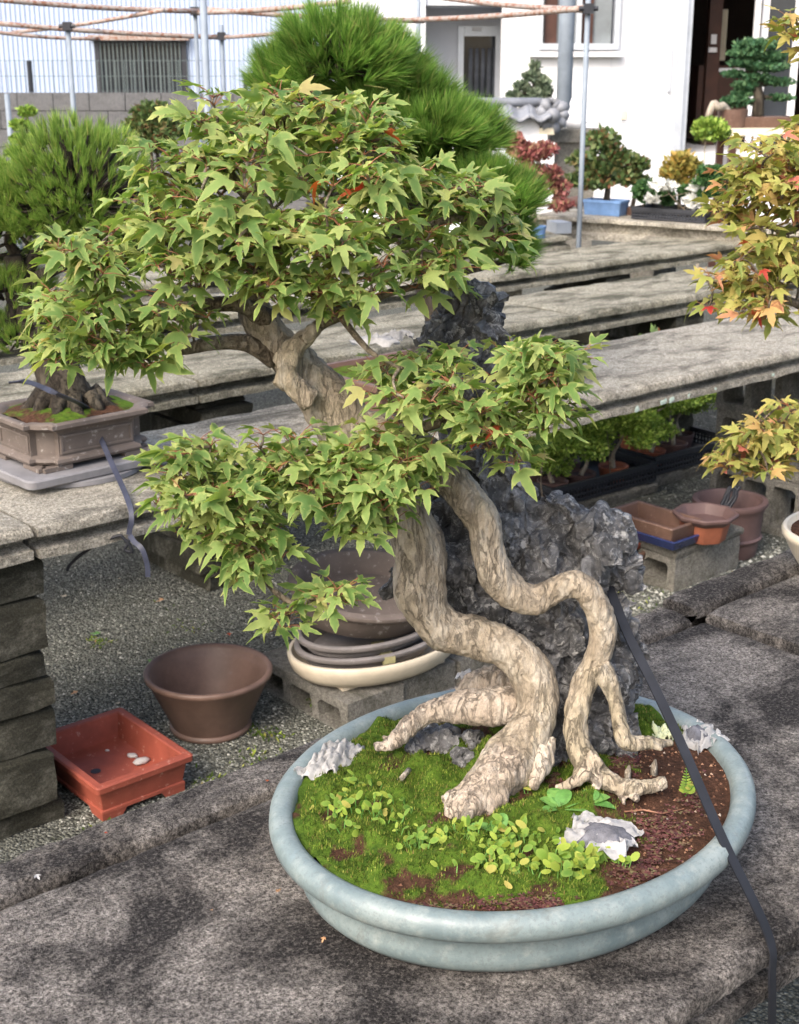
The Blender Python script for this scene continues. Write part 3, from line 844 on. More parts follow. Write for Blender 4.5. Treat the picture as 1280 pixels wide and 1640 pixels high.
me_tile = me_t.mesh('tile', MAT['tile'], True)
k = int((b - a) / w)
for i in range(k + 1): obj('tile', me_tile, t, (a + i * w + .05 - t.location.x, 0, zt + .002))
m = MB(); m.tube([(a, YT, zt + .125), (b + .02, YT, zt + .125)], .035, 8); part('ridge_tile', m, MAT['tile'], t, True)
m = MB(); c = Vector((b + .1, YT, zt + .03))
for i in range(9):
    w_ = 2 * math.pi * i / 9; rr = .085 + .012 * (i % 2)
    m.tube([c + Vector((math.cos(w_) * rr * .5, -.12, math.sin(w_) * rr * .5)), c + Vector((math.cos(w_) * rr, -.14, math.sin(w_) * rr)), c + Vector((math.cos(w_) * rr, .08, math.sin(w_) * rr))], [.045, .05, .045], 6)
m.tube([c + Vector((0, -.2, 0)), c + Vector((0, .1, 0))], [.05, .1], 10)
part('end_tile', m, MAT['tile'], t, True)
m = MB(); m.box((b + .06, YT, zt - .09), (.12, .3, .05)); part('bracket', m, MAT['cream_top'], t)

# steel pole, trellis
single('steel_pole', (lambda m: (m.tube([(wx(905, 12.6), 12.6, 0), (wx(905, 12.6), 12.6, 4.5)], .068, 14), m)[1])(MB()), MAT['pole'], 'thick grey steel pole in front of the white building', 'pole', (wx(905, 12.6), 12.6, 0), True)
def upright(px, Y, py_top, r, label, cap=None):
    x = wx(px, Y, 1.8); m = MB(); m.tube([(x, Y, 0), (x, Y, wz(py_top, Y))], r, 8)
    o = single('trellis_post', m, MAT['pole'], label, 'post', (x, Y, 0), True, 'posts of the pipe trellis')
    if cap:
        c = MB(); zc = wz(cap, Y); c.box((x, Y - .01, zc), (.05, .06, .05)); c.tube([(x - .05, Y - .02, zc), (x + .05, Y - .02, zc)], .014, 6); part('clamp', c, MAT['black_plastic'], o)
    return o
upright(941, 7.6, -60, .014, 'slim grey trellis post in front of the tall windows', 14)
upright(109, 9.0, 36, .016, 'slim grey trellis post before the block wall, left of the window', 42)
upright(314, 9.2, -60, .014, 'thinner of two posts standing together right of the dark window', 18)
upright(327, 7.8, -60, .020, 'thicker of two posts standing together right of the dark window')
upright(355, 9.6, 40, .013, 'short slim trellis post right of the paired posts', 58)
upright(670, 9.6, -60, .016, 'slim grey trellis post left of the glazed door')
upright(2, 8.6, 150, .016, 'slim grey post beside the layered shrub at the picture edge')
def pipe(a, b, label, r=.016):
    m = MB(); p, q = at(*a), at(*b); pts = [p.lerp(q, i / 8) + Vector((0, 0, -.012 * math.sin(math.pi * i / 8))) for i in range(9)]
    m.tube(pts, r, 7); single('trellis_pipe', m, MAT['rust'], label, 'pipe', p, True, 'horizontal pipes of the trellis')
pipe((-20, -2, 8.4), (318, 18, 9.1), 'rusty pipe from the top left corner to the paired posts')
pipe((318, 20, 9.1), (560, 2, 7.9), 'rusty pipe rising from the paired posts above the big pine')
pipe((320, 14, 9.1), (680, 34, 9.5), 'rusty pipe from the paired posts towards the glazed door post')
pipe((-20, 36, 9.0), (360, 60, 9.6), 'rusty pipe crossing just above the dark window')
pipe((-20, 50, 9.6), (160, 62, 9.9), 'rusty pipe left of the window below the crossing pipes', .013)
pipe((20, 52, 9.9), (262, 16, 8.7), 'slanting rusty pipe between the slim post and the top pipe', .013)
pipe((355, 60, 9.6), (560, 38, 8.7), 'rusty pipe rising from the short post behind the pine', .013)
pipe((640, 32, 9.2), (936, 13, 7.6), 'rusty pipe from behind the pine to the slim post clamp')
pipe((690, -6, 9.4), (936, 16, 7.62), 'rusty pipe from the top edge down to the slim post clamp')

# ================================================================== pots, trays and blocks on the ground
def place_pot(name, label, base, rotz, outline, prof, mat, smooth=35, group=None, cat='pot', tilt=(0, 0)):
    m = pot_mb(outline, prof)
    o = obj(name, m.mesh(name, MAT[mat] if isinstance(mat, str) else mat, smooth), None, base, (tilt[0], tilt[1], rotz))
    return tag(o, label, cat, group)

# red rectangular pot
c = (on(310, 1204, .09) + on(44, 1190, .09)) / 2; c.z = 0
RP = thing('rectangular_pot', 'empty red clay rectangular pot on the gravel beside the bench leg', 'pot', c, BANG - math.pi / 2)
a, b = .163, .124
m = pot_mb(rrect(a, b, .008), [(-.05, .016), (-.02, .015), (-.016, .017), (-.016, .024), (-.02, .026), (-.013, .07), (-.012, .077), (0, .079), (.001, .092), (-.003, .095), (-.018, .095), (-.021, .092), (-.03, .034), (-.05, .03)])
lpart('body', m, MAT['terra_red'], RP, 30)
for sx in (-1, 1):
    for sy in (-1, 1):
        m = MB(); L = .05
        m.add([Vector((sx * (a - .018), sy * (b - .018), 0)), Vector((sx * (a - .018 - L), sy * (b - .018), 0)), Vector((sx * (a - .018), sy * (b - .018 - L), 0)), Vector((sx * (a - .04), sy * (b - .04), 0)),
               Vector((sx * (a - .017), sy * (b - .017), .02)), Vector((sx * (a - .017 - L * 1.3), sy * (b - .017), .02)), Vector((sx * (a - .017), sy * (b - .017 - L * 1.3), .02)), Vector((sx * (a - .04), sy * (b - .04), .02))],
              [(0, 1, 5, 4), (0, 4, 6, 2), (1, 3, 7, 5), (3, 2, 6, 7), (0, 2, 3, 1), (4, 5, 7, 6)])
        lpart('foot', m, MAT['terra_red'], RP)
m = MB(); m.tube([(-.02, -.03, .0302), (-.02, -.03, .0312)], .012, 12); lpart('drain_hole', m, MAT['black_plastic'], RP)
def pebble(px, py, z, s, label, seed):
    r = random.Random(seed); p = on(px, py, z); bm = bmesh.new(); bmesh.ops.create_icosphere(bm, subdivisions=2, radius=1)
    for v in bm.verts:
        k = 1 + .25 * noise.noise(v.co * 1.7 + Vector((seed, 0, 0))); v.co = Vector((v.co.x * s * k, v.co.y * s * .62 * k, v.co.z * s * .42 * k + s * .36))
    me = bpy.data.meshes.new('pebble'); bm.to_mesh(me); bm.free(); me.materials.append(MAT['pebble']); me.polygons.foreach_set('use_smooth', [True] * len(me.polygons))
    tag(obj('pebble', me, None, p, (0, 0, r.uniform(-.4, .6))), label, 'pebble', 'pebbles in the red pot')
pebble(212, 1213, .03, .014, 'smaller pale pebble lying in the red pot', 1)
pebble(227, 1223, .03, .020, 'larger oblong pale pebble lying in the red pot', 2)
pebble(172, 1203, .03, .006, 'tiny grey stone chip near the back of the red pot', 3)

# round brown pot
p = on(338, 1163, 0)
prof = [(-.095, .003), (-.062, 0), (-.058, .004), (-.058, .012), (-.064, .016), (-.008, .143), (-.001, .148), (0, .156), (-.004, .161), (-.012, .160), (-.017, .15), (-.02, .143)]
for k in range(14):                     # throwing rings inside
    f = k / 13; prof.append((-.022 - .05 * f - (.0012 if k % 2 else 0), .14 - .12 * f))
prof.append((-.1, .018))
place_pot('round_pot', 'empty round dark brown pot with ringed inside, on gravel', p, 0, oval(.161, .161, 64), prof, 'clay_dark', 60)

# hollow blocks with oval pots
pc = on(557, 1128, .088); pc.z = 0
for i in range(3):
    m = block_mb(.39, .185, .113, 3, .003, 20 + i)
    c = pc + BD * (.0925 + .19 * i) + BN * (.195 + .01 * (i == 1))
    o = obj('hollow_block', m.mesh('hollow_block', MAT['block'], 30), None, (c.x, c.y, -.025), (0, 0, BANG + math.pi / 2 + .01 * i))
    tag(o, ['hollow concrete block with three holes facing the round brown pot', 'concrete block right under the middle of the cream oval pot', 'concrete block under the far end of the cream oval pot'][i], 'concrete block', 'blocks under the oval pots')
pcen = on(600, 1046, .12)
CO = thing('oval_pot', 'shallow cream oval pot on hollow blocks with darker pots inside', 'pot', (pcen.x, pcen.y, .089), BANG - .12)
m = pot_mb(oval(.245, .175, 64), [(-.1, .008), (-.045, .008), (-.03, .012), (-.012, .03), (-.003, .052), (0, .066), (-.003, .072), (-.011, .072), (-.015, .066), (-.02, .04), (-.05, .022), (-.09, .02)])
lpart('body', m, MAT['cream_glaze'], CO, 50)
for w in (45, 135, 225, 315):
    m = MB(); cx, cy = .175 * math.cos(R(w)), .115 * math.sin(R(w))
    m.box((cx, cy, .0045), (.07, .03, .009)); lpart('foot', m, MAT['cream_glaze'], CO)
dk = [(-.1, 0), (-.05, 0), (-.045, .004), (-.03, .022), (-.026, .024), (-.024, .034), (-.004, .046), (0, .05), (0, .058), (-.004, .061), (-.014, .060), (-.018, .052), (-.04, .016), (-.1, .014)]
px_ = Vector((pcen.x, pcen.y, 0)) + BD * -.01 + BN * .005
place_pot('oval_pot', 'dark grey oval pot lying lowest inside the cream oval pot', (px_.x, px_.y, .118), BANG - .1, oval(.215, .15, 64), dk, 'clay_grey2', 45)
place_pot('oval_pot', 'dark grey oval pot nested second from bottom in the stack', (px_.x - .004, px_.y + .004, .147), BANG - .06, oval(.207, .145, 64), dk, 'clay_grey2', 45)
p3 = on(578, 935, .30)
place_pot('oval_pot', 'grey-brown oval pot topmost of the stack, tilted towards the front', (px_.x - .012, px_.y + .045, .232), BANG - .25, oval(.225, .175, 64),
          [(-.1, 0), (-.035, 0), (-.03, .004), (-.018, .05), (-.014, .062), (-.002, .068), (0, .074), (-.002, .080), (-.022, .082), (-.028, .076), (-.034, .016), (-.1, .013)], 'clay_grey', 45, tilt=(R(14), R(5)))
m = MB(); q = on(614, 1037, .2); m.box((0, 0, 0), (.11, .032, .018), 0, .002)
tag(obj('wood_offcut', m.mesh('wood_offcut', MAT['stick']), None, (q.x, q.y + .05, .165), (0, 0, R(108))), 'short greenish wood offcut on the cream pot rim', 'wood')

# right-hand group --------------------------------------------------------
g0 = on(1080, 950, 0)
m = block_mb(.15, .34, .115, 1, .003, 41)
bc = g0 + BD * .172 + BN * .08
o = obj('hollow_block', m.mesh('hollow_block', MAT['block'], 30), None, (bc.x, bc.y, 0), (0, 0, BANG - math.pi / 2)); tag(o, 'pale concrete block carrying the blue and brown trays', 'concrete block')
for i, (ds, L) in enumerate(((.085, .2), (.265, .15))):
    m = solid_block_mb(L, .17 + .03 * i, .032, 50 + i)
    q = g0 + BD * (ds - L / 2 + .01) + BN * -.005
    o = obj('concrete_tile', m.mesh('concrete_tile', MAT['block'], 40), None, (q.x, q.y, .15 + .002 * i), (0, 0, BANG)); tag(o, ['thin concrete tile under the blue tray', 'thin concrete tile on the block end beside the brown octagonal pot'][i], 'tile', 'tiles on the pale block')
tc = g0 + BD * .035 + BN * .115
sh = [(-.05, 0), (-.012, 0), (-.01, .004), (-.002, .024), (0, .028), (-.003, .031), (-.009, .031), (-.012, .028), (-.018, .01), (-.05, .008)]
place_pot('blue_tray', 'shallow deep blue glazed tray under the brown tray', (tc.x, tc.y, .155), BANG, rrect(.085, .14, .01), sh, 'blue_glaze', 30, cat='tray')
sh2 = [(-.05, 0), (-.008, 0), (-.006, .004), (0, .05), (.002, .056), (0, .06), (-.008, .06), (-.011, .056), (-.016, .012), (-.05, .010)]
tc2 = tc + BD * -.004 + BN * .006
place_pot('brown_tray', 'empty brown rectangular tray pot on top of the blue tray', (tc2.x, tc2.y, .167), BANG, rrect(.078, .132, .008), sh2, 'clay_brown', 30, cat='tray')
p = on(1163, 884, 0)
rp = [(-.06, 0), (-.026, 0), (-.022, .006), (-.016, .055), (-.008, .06), (-.006, .068), (-.012, .074), (-.01, .15), (-.004, .165), (0, .172), (.006, .182), (.004, .192), (-.012, .194), (-.018, .186), (-.028, .03), (-.06, .028)]
place_pot('round_pot', 'tall purplish brown round pot with bands behind the octagonal pot', p, 0, oval(.122, .122, 48), rp, 'clay_purple', 45)
# bundle of black strap in the pot
m = MB(); rr = random.Random(4); tp = p + Vector((-.045, -.03, .165))
for k in range(6):
    a_ = rr.uniform(-.3, .3)
    pts = [tp + Vector((rr.uniform(-.02, .02) + .06 * t_ + a_ * .03, .02 * t_, .075 * t_ - .03 * (1 - t_))) for t_ in (0, .35, .7, 1)]
    m.tube([Vector(v) for v in bez(pts, 4)], .006, 5)
single('strap_bundle', m, MAT['black_plastic'], 'bundle of black strap sticking out of the tall brown pot', 'strap', tp, True)
p = on(1127, 862, .151)
oc = thing('octagonal_pot', 'octagonal pot with dark rim and orange body on the block', 'pot', (p.x, p.y, .151), R(10))
m = MB(); ol = ngon(.098, 8); m.rings([ol(d_, z_) for d_, z_ in [(-.06, 0), (-.036, 0), (-.034, .004), (-.022, .062)]], True, False)
lpart('body', m, MAT['clay_orange'], oc, 30)
m = pot_mb(ngon(.098, 8), [(-.0245, .058), (-.016, .064), (-.002, .078), (0, .086), (-.004, .090), (-.012, .089), (-.018, .08), (-.04, .03), (-.06, .028)])
lpart('rim', m, MAT['clay_purple'], oc, 30)
p = on(985, 918, 0)
place_pot('round_pot', 'brown angular pot half hidden behind the jagged stone', p, .2, ngon(.115, 8), [(-.06, 0), (-.03, 0), (-.022, .05), (-.02, .06), (-.008, .065), (0, .10), (-.004, .106), (-.014, .105), (-.03, .03), (-.06, .028)], 'clay_brown', 30)
place_pot('saucer', 'red clay saucer lying on the brown angular pot', (p.x - .01, p.y, .107), 0, oval(.108, .108, 40), [(-.05, 0), (-.012, 0), (-.006, .006), (0, .022), (-.002, .026), (-.008, .026), (-.016, .012), (-.05, .010)], 'terra_red', 45, cat='saucer')
# hollow blocks near the right bench leg
for i, (px, py, z, dz) in enumerate(((1262, 848, 0, 0), (1275, 820, 0, .0))):
    q = on(px, py, 0)
for i in range(2):
    q = on(1215, 846, 0) + BD * .19
    m = block_mb(.39, .19, .105, 3, .003, 60 + i)
    o = obj('hollow_block', m.mesh('hollow_block', MAT['block'], 30), None, (q.x + .06 * i, q.y + .08 + .02 * i, .107 * i), (0, 0, BANG - R(50) - .05 * i))
    tag(o, ['lower hollow concrete block behind the tall brown pot', 'upper hollow concrete block behind the tall brown pot'][i], 'concrete block', 'blocks behind the tall brown pot')

# black crates with young junipers ---------------------------------------
def crate(label, corner, L, W, H, rotz):
    t = thing('black_crate', label, 'crate', corner, rotz)
    m = MB(); th = .008
    def side(x0, y0, x1, y1):           # lattice wall
        d = Vector((x1 - x0, y1 - y0, 0)); ln = d.length; d.normalize(); nrm = Vector((-d.y, d.x, 0)); ang = math.atan2(d.y, d.x)
        for zc, h in ((.006, .012), (H * .36, .007), (H * .62, .007), (H - .01, .02)):
            c = Vector((x0, y0, zc)) + d * ln / 2; m.box(c, (ln, th if zc < H - .02 else th * 1.9, h), ang)
        k = int(ln / .017)
        for i in range(k + 1):
            c = Vector((x0, y0, H / 2)) + d * (ln * i / k); m.box(c, (.006, th * .8, H - .01), ang)
    side(0, 0, L, 0); side(0, W, L, W); side(0, 0, 0, W); side(L, 0, L, W)
    lpart('lattice', m, MAT['black_plastic'], t)
    m = MB(); m.box((L / 2, W / 2, .006), (L - .01, W - .01, .008)); lpart('bottom', m, MAT['black_plastic'], t)
    return t
c1 = on(885, 814, .05)
crate('black plastic crate of young junipers nearest the gravel path', c1, .56, .34, .075, BANG - .04)
c2 = on(1046, 762, .05)
crate('black plastic crate of young junipers beside the block leg', c2, .5, .36, .075, BANG - .04)

# ------------------------------------------------------------------ foliage helpers
def clump(mb, c, rad, count, size, seed, flat=.0, up=.35, elong=1.6, shell=.55):
    r = np.random.default_rng(seed)
    d = r.normal(size=(count, 3)); d /= np.linalg.norm(d, axis=1)[:, None]
    q = shell + (1 - shell) * r.random(count) ** .6
    q *= 1 + .18 * np.sin(d[:, 0] * 5 + seed) * np.cos(d[:, 1] * 6 + seed * 2)
    P = np.array(c) + d * np.array(rad) * q[:, None]
    t = d + np.array([0, 0, up]) + r.normal(size=(count, 3)) * .55
    t /= np.linalg.norm(t, axis=1)[:, None]
    s = np.cross(t, r.normal(size=(count, 3))); s /= np.linalg.norm(s, axis=1)[:, None] + 1e-9
    L = size * elong * (0.6 + .8 * r.random(count))[:, None]; W = size * .5 * (0.6 + .8 * r.random(count))[:, None]
    A = P - t * L * .5; B = P + t * L * .5; C_ = P + s * W; D_ = P - s * W
    vs = np.stack([A, C_, B, D_], 1).reshape(-1, 3)
    mb.add(vs.tolist(), [(4 * i, 4 * i + 1, 4 * i + 2, 4 * i + 3) for i in range(count)])
def needles(mb, P, Ax, n, L, spread, width, seed):
    r = np.random.default_rng(seed)
    P = np.repeat(np.array(P), n, 0); Ax = np.repeat(np.array(Ax), n, 0); k = len(P)
    d = Ax + r.normal(size=(k, 3)) * spread; d /= np.linalg.norm(d, axis=1)[:, None]
    s = np.cross(d, r.normal(size=(k, 3))); s /= np.linalg.norm(s, axis=1)[:, None] + 1e-9
    ln = L * (.65 + .5 * r.random(k))[:, None]
    b0 = P + r.normal(size=(k, 3)) * L * .03
    droop = np.zeros((k, 3)); droop[:, 2] = -.06 * L
    vs = np.stack([b0 - s * width / 2, b0 + s * width / 2, b0 + d * ln + droop], 1).reshape(-1, 3)
    mb.add(vs.tolist(), [(3 * i, 3 * i + 1, 3 * i + 2) for i in range(k)])
def dome_tufts(c, rad, count, seed, zmin=-.25, upb=.7, fill=.8):
    r = np.random.default_rng(seed); P = []; A = []
    while len(P) < count:
        d = r.normal(size=3); d /= np.linalg.norm(d)
        if d[2] < zmin: continue
        P.append(np.array(c) + d * np.array(rad) * (fill + (1 - fill) * r.random()))
        a = d + np.array([0, 0, upb]); A.append(a / np.linalg.norm(a))
    return P, A
def curvy(a, b, bend, k=6, seed=0):
    r = random.Random(seed); a, b = Vector(a), Vector(b)
    pts = [a.lerp(b, i / 3) + (Vector((r.uniform(-1, 1), r.uniform(-1, 1), r.uniform(-.4, .4))) * bend if 0 < i < 3 else Vector((0, 0, 0))) for i in range(4)]
    return [Vector(p) for p in bez(pts, k)]
def taper(n, a, b, p=1): return [a + (b - a) * (i / (n - 1)) ** p for i in range(n)]

def tree(name, label, base, pads, mat, trunk_r, count, size, bark='pine_bark', group=None, cat='tree', seed=1, top=None, shell=.5, elong=1.6, bend=.03, up=.35):
    """pads: (centre, radii)"""
    base = Vector(base); t = thing(name, label, cat, base, 0, group)
    top = Vector(top) if top else max((Vector(c) for c, r in pads), key=lambda v: v.z)
    tr = curvy(base, top, bend, 5, seed); m = MB(); m.tube(tr, taper(len(tr), trunk_r, trunk_r * .25), 7)
    part('trunk', m, MAT[bark], t, True)
    m = MB()
    for i, (c, r) in enumerate(pads):
        j = min(tr, key=lambda q: (q - Vector(c)).length + abs(q.z - c[2]) * .5)
        b_ = curvy(j, Vector(c) - Vector((0, 0, r[2] * .3)), bend * .5, 4, seed + i); m.tube(b_, taper(len(b_), trunk_r * .45, trunk_r * .15), 5)
    part('branches', m, MAT[bark], t, True)
    m = MB(); vol = sum((r[0] * r[1] + r[0] * r[2]) for c, r in pads)
    for i, (c, r) in enumerate(pads):
        k = max(20, int(count * (r[0] * r[1] + r[0] * r[2]) / vol)); clump(m, c, r, k, size, seed * 13 + i, elong=elong, shell=shell, up=up)
    part('crown', m, MAT[mat], t)
    return t

for i_, cc in enumerate((c1, c2)):
    m = solid_block_mb(.58, .38, .045, 80 + i_)
    q = cc - BD * .01 - BN * .01
    tag(obj('concrete_tile', m.mesh('concrete_tile', MAT['block'], 40), None, (q.x, q.y, cc.z - .003), (0, 0, BANG - .04)), ['low concrete slab under the near juniper crate', 'low concrete slab under the far juniper crate'][i_], 'slab')
# junipers in the crates
jn = 0
for (cc, spots) in ((c1, [(.09, .09, .13), (.25, .10, .18), (.42, .09, .19), (.12, .24, .18), (.33, .25, .22)]), (c2, [(.10, .1, .17), (.26, .12, .19), (.40, .2, .2), (.2, .28, .2)])):
    for (s, n, hh) in spots:
        b = cc + (BD * math.cos(-.04) + BN * math.sin(-.04)) * s + BN * n
        jn += 1
        names = {1: 'young juniper in the near crate corner closest to the jagged stone', 2: 'young juniper in the middle of the near crate front', 3: 'young juniper at the right end of the near crate front', 4: 'young juniper at the back left of the near crate',
                 5: 'young juniper at the back right of the near crate', 6: 'young juniper with twisted pale trunk in the far crate front', 7: 'young juniper in the middle of the far crate', 8: 'young juniper at the far end of the far crate', 9: 'young juniper at the back of the far crate'}
        pm = pot_mb(oval(.06, .06, 24), [(-.03, .0), (-.012, 0), (-.002, .05), (0, .056), (-.004, .058), (-.01, .054), (-.014, .045), (-.04, .045)])
        z0 = cc.z + .012
        tag(obj('nursery_pot', pm.mesh('nursery_pot', MAT['clay_purple' if jn % 3 else 'clay_orange'], 40), None, (b.x, b.y, z0)), names[jn].replace('young juniper', 'small round pot holding the juniper'), 'pot', 'small pots in the crates')
        rr = random.Random(jn * 5)
        tipv = Vector((b.x + rr.uniform(-.03, .03), b.y + rr.uniform(-.03, .03), z0 + .045 + hh))
        pads = [((tipv.x + rr.uniform(-.085, .085), tipv.y + rr.uniform(-.07, .07), tipv.z + rr.uniform(-.06, .05)), (rr.uniform(.07, .095), rr.uniform(.06, .08), rr.uniform(.035, .048))) for _ in range(9)]
        tree('young_juniper', names[jn], (b.x, b.y, z0 + .046), pads, 'juniper', .010, 5200, .0095, 'pale_wood', 'young junipers in the crates', 'bonsai', jn, tipv, .35, bend=.025)

# ------------------------------------------------------------------ left pine in its panelled pot
q0 = on(48, 779, .728); q1 = on(277, 712, .728)
la = R(43); LL = .37
ud = Vector((math.cos(la), math.sin(la), 0)); un = Vector((-ud.y, ud.x, 0))
tw, td = LL, .31
cen = q0 + ud * (tw / 2) + un * (td / 2)
m = MB(); m.tube([(cen.x, cen.y, .702), (cen.x, cen.y, .713)], .17, 40)
single('turntable_disc', m, MAT['board_grey'], 'round grey turntable disc under the square board', 'turntable', (cen.x, cen.y, .702), 30)
m = pot_mb(rrect(tw / 2, td / 2, .02), [(-.004, .0), (-.001, .003), (0, .018), (-.003, .022)])
tag(obj('turntable_board', m.mesh('turntable_board', MAT['board_grey'], 30), None, (cen.x, cen.y, .714), (0, 0, la)), 'grey square board under the panelled pine pot', 'board')
PZ = .737
PP = thing('panelled_pot', 'grey-brown rectangular pot with framed panels and indented corners', 'pot', (cen.x + ud.x * .010, cen.y + ud.y * .010, PZ), la)
pa, pb = .168, td / 2 - .014
m = pot_mb(rrect(pa, pb, .045, True), [(-.05, .012), (-.024, .012), (-.018, .014), (-.014, .022), (-.016, .030), (-.026, .036), (-.026, .098), (-.022, .104), (-.008, .112), (0, .118), (0, .128), (-.004, .132), (-.014, .132), (-.022, .128), (-.03, .115), (-.06, .113)])
lpart('body', m, MAT['clay_grey'], PP, 40)
def frame_panel(cx, cy, w, h, ax):      # raised frame of a panel, ax 0: on the long side, 1: on the short side
    m = MB(); z = .067; t_ = .006; dp = .006
    for (dx, dz, sw, sh_) in ((0, h / 2, w, t_), (0, -h / 2, w, t_), (w / 2 - t_ / 2, 0, t_, h - t_), (-w / 2 + t_ / 2, 0, t_, h - t_)):
        if ax == 0: m.box((cx + dx, cy, z + dz), (sw, dp, sh_))
        else: m.box((cx, cy + dx, z + dz), (dp, sw, sh_))
    lpart('panel_frame', m, MAT['clay_grey'], PP)
frame_panel(0, -(pb - .026), 2 * pa - .15, .044, 0); frame_panel(0, (pb - .026), 2 * pa - .15, .044, 0)
frame_panel(-(pa - .026), 0, 2 * pb - .15, .044, 1); frame_panel(pa - .026, 0, 2 * pb - .15, .044, 1)
for sx in (-1, 1):
    for sy in (-1, 1):
        m = MB(); m.box((sx * (pa - .065), sy * (pb - .03), .006), (.07, .02, .012)); m.box((sx * (pa - .03), sy * (pb - .065), .0061), (.02, .07, .0118)); lpart('foot', m, MAT['clay_grey'], PP)
m = MB(); N = 26
vs = []; at_ = []
for i in range(N):
    for j in range(N):
        x = -pa + .03 + (2 * pa - .06) * i / (N - 1); y = -pb + .03 + (2 * pb - .06) * j / (N - 1)
        h = .118 + .03 * max(0, 1 - (x * x / (pa * pa) + y * y / (pb * pb))) + noise.noise(Vector((x * 30, y * 30, 3))) * .007
        vs.append((x, y, h)); at_.append((.5 + .5 * noise.noise(Vector((x * 11, y * 11, 9))), 0))
m.add(vs, [(i * N + j, (i + 1) * N + j, (i + 1) * N + j + 1, i * N + j + 1) for i in range(N - 1) for j in range(N - 1)], at_)
lpart('soil', m, MAT['soil'], PP, True)
PP.scale = (1, 1, .84)
# pine
bs = Vector((PP.location.x, PP.location.y, PZ + .113))
LP = thing('dome_pine', 'dome shaped green pine bonsai in the grey-brown panelled pot', 'bonsai', bs)
m = MB(); tr = [Vector(v) for v in bez([bs + Vector((.0, .0, -.03)), bs + Vector((-.02, .0, .08)), bs + Vector((-.08, .02, .2)), bs + Vector((-.10, 0, .34))], 6)]
rad = [.08, .072, .066, .06, .056, .054] + taper(len(tr) - 6, .052, .02)
m.tube(tr, rad, 18)
rr = random.Random(3)
for k in range(11):
    w = 2 * math.pi * k / 11 + rr.uniform(-.2, .2); L = rr.uniform(.10, .145)
    m.tube([bs + Vector((math.cos(w) * .06, math.sin(w) * .05, .03)), bs + Vector((math.cos(w) * .09, math.sin(w) * .08, .0)), bs + Vector((math.cos(w) * L, math.sin(w) * L * .75, -.012))], [.02, .014, .006], 6)
part('trunk', m, MAT['pine_bark'], LP, True)
Yp = bs.y
dome = [((125, 330), (135, 128), .17, 680, 1), ((20, 360), (110, 95), .16, 420, 2), ((170, 400), (85, 60), .13, 220, 7), ((10, 480), (85, 45), .12, 200, 3), ((30, 545), (70, 35), .1, 140, 4), ((-60, 420), (100, 110), .16, 160, 5)]
m = MB(); mbr = MB()
for (c, r_, dy, cnt, sd_) in dome:
    C = at(c[0], c[1], Yp + .02); k = mpp(C)
    P, A = dome_tufts(C, (r_[0] * k, dy, r_[1] * k), cnt, sd_, -.35, .8, .72)
    needles(m, P, A, 30, .043, .17, .0021, sd_ * 7)
    b_ = curvy(tr[-4], C, .02, 4, sd_); mbr.tube(b_, taper(len(b_), .02, .008), 6)
    for i in range(0, len(P), 3):
        mbr.tube([C.lerp(Vector(P[i]), .35), P[i]], [.004, .002], 4)
part('branches', mbr, MAT['pine_bark'], LP, True)
part('crown', m, MAT['needle'], LP)

# ------------------------------------------------------------------ big pine behind the maple
pr = on(850, 527, .80); pl_ = bp(bench_s(455, 2.62, .8), 2.62, .8)
s1 = bench_s(846, 2.6, .81); s0_ = bench_s(492, 2.9, .8)
bc_ = bp((s0_ + s1) / 2, 2.76, .703); ha = (s1 - s0_) / 2
PT = thing('rectangular_pot', 'wide reddish brown pot of the big pine behind the stone', 'pot', bc_, BANG)
m = pot_mb(rrect(ha, .165, .012), [(-.06, .014), (-.03, .014), (-.024, .02), (-.02, .085), (-.014, .095), (0, .1), (0, .113), (-.004, .116), (-.018, .116), (-.022, .11), (-.03, .098), (-.06, .097)])
lpart('body', m, MAT['clay_brown'], PT, 30)
for sx in (-1, 1):
    for sy in (-1, 1):
        m = MB(); m.box((sx * (ha - .09), sy * .11, .007), (.09, .05, .014)); lpart('foot', m, MAT['clay_brown'], PT)
m = MB(); vs = []; at_ = []; N = 24
for i in range(N):
    for j in range(N):
        x = (-ha + .028) + (2 * ha - .056) * i / (N - 1); y = -.137 + .274 * j / (N - 1)
        vs.append((x, y, .104 + .012 * noise.noise(Vector((x * 20, y * 20, 1))))); at_.append((.55 + .5 * noise.noise(Vector((x * 9, y * 9, 4))), 0))
m.add(vs, [(i * N + j, (i + 1) * N + j, (i + 1) * N + j + 1, i * N + j + 1) for i in range(N - 1) for j in range(N - 1)], at_)
lpart('soil', m, MAT['soil'], PT, True)
def paper_sheet(w, h, seed, lift=.02, n=12):
    m = MB(); vs = []
    for i in range(n):
        for j in range(n):
            x = (i / (n - 1) - .5) * w; y = (j / (n - 1) - .5) * h
            e = max(abs(i / (n - 1) - .5), abs(j / (n - 1) - .5)) * 2
            q = Vector((x / w * 4, y / h * 4, seed * 3.7))
            z = lift * .55 * (1 - e ** 2.2) + abs(noise.noise(q)) * lift * .9 + (.35 - abs(noise.noise(q * 2.1))) * lift * .6 + (.3 - abs(noise.noise(q * 4.3))) * lift * .35 + e * abs(noise.noise(q * 1.3 + Vector((4, 4, 4)))) * lift * .5
            vs.append((x * (1 + .45 * noise.noise(q * .8 + Vector((9, 0, 0)))), y * (1 + .45 * noise.noise(q * .8 + Vector((0, 9, 0)))), max(.001, z)))
    m.add(vs, [(i * n + j, (i + 1) * n + j, (i + 1) * n + j + 1, i * n + j + 1) for i in range(n - 1) for j in range(n - 1)]); return m
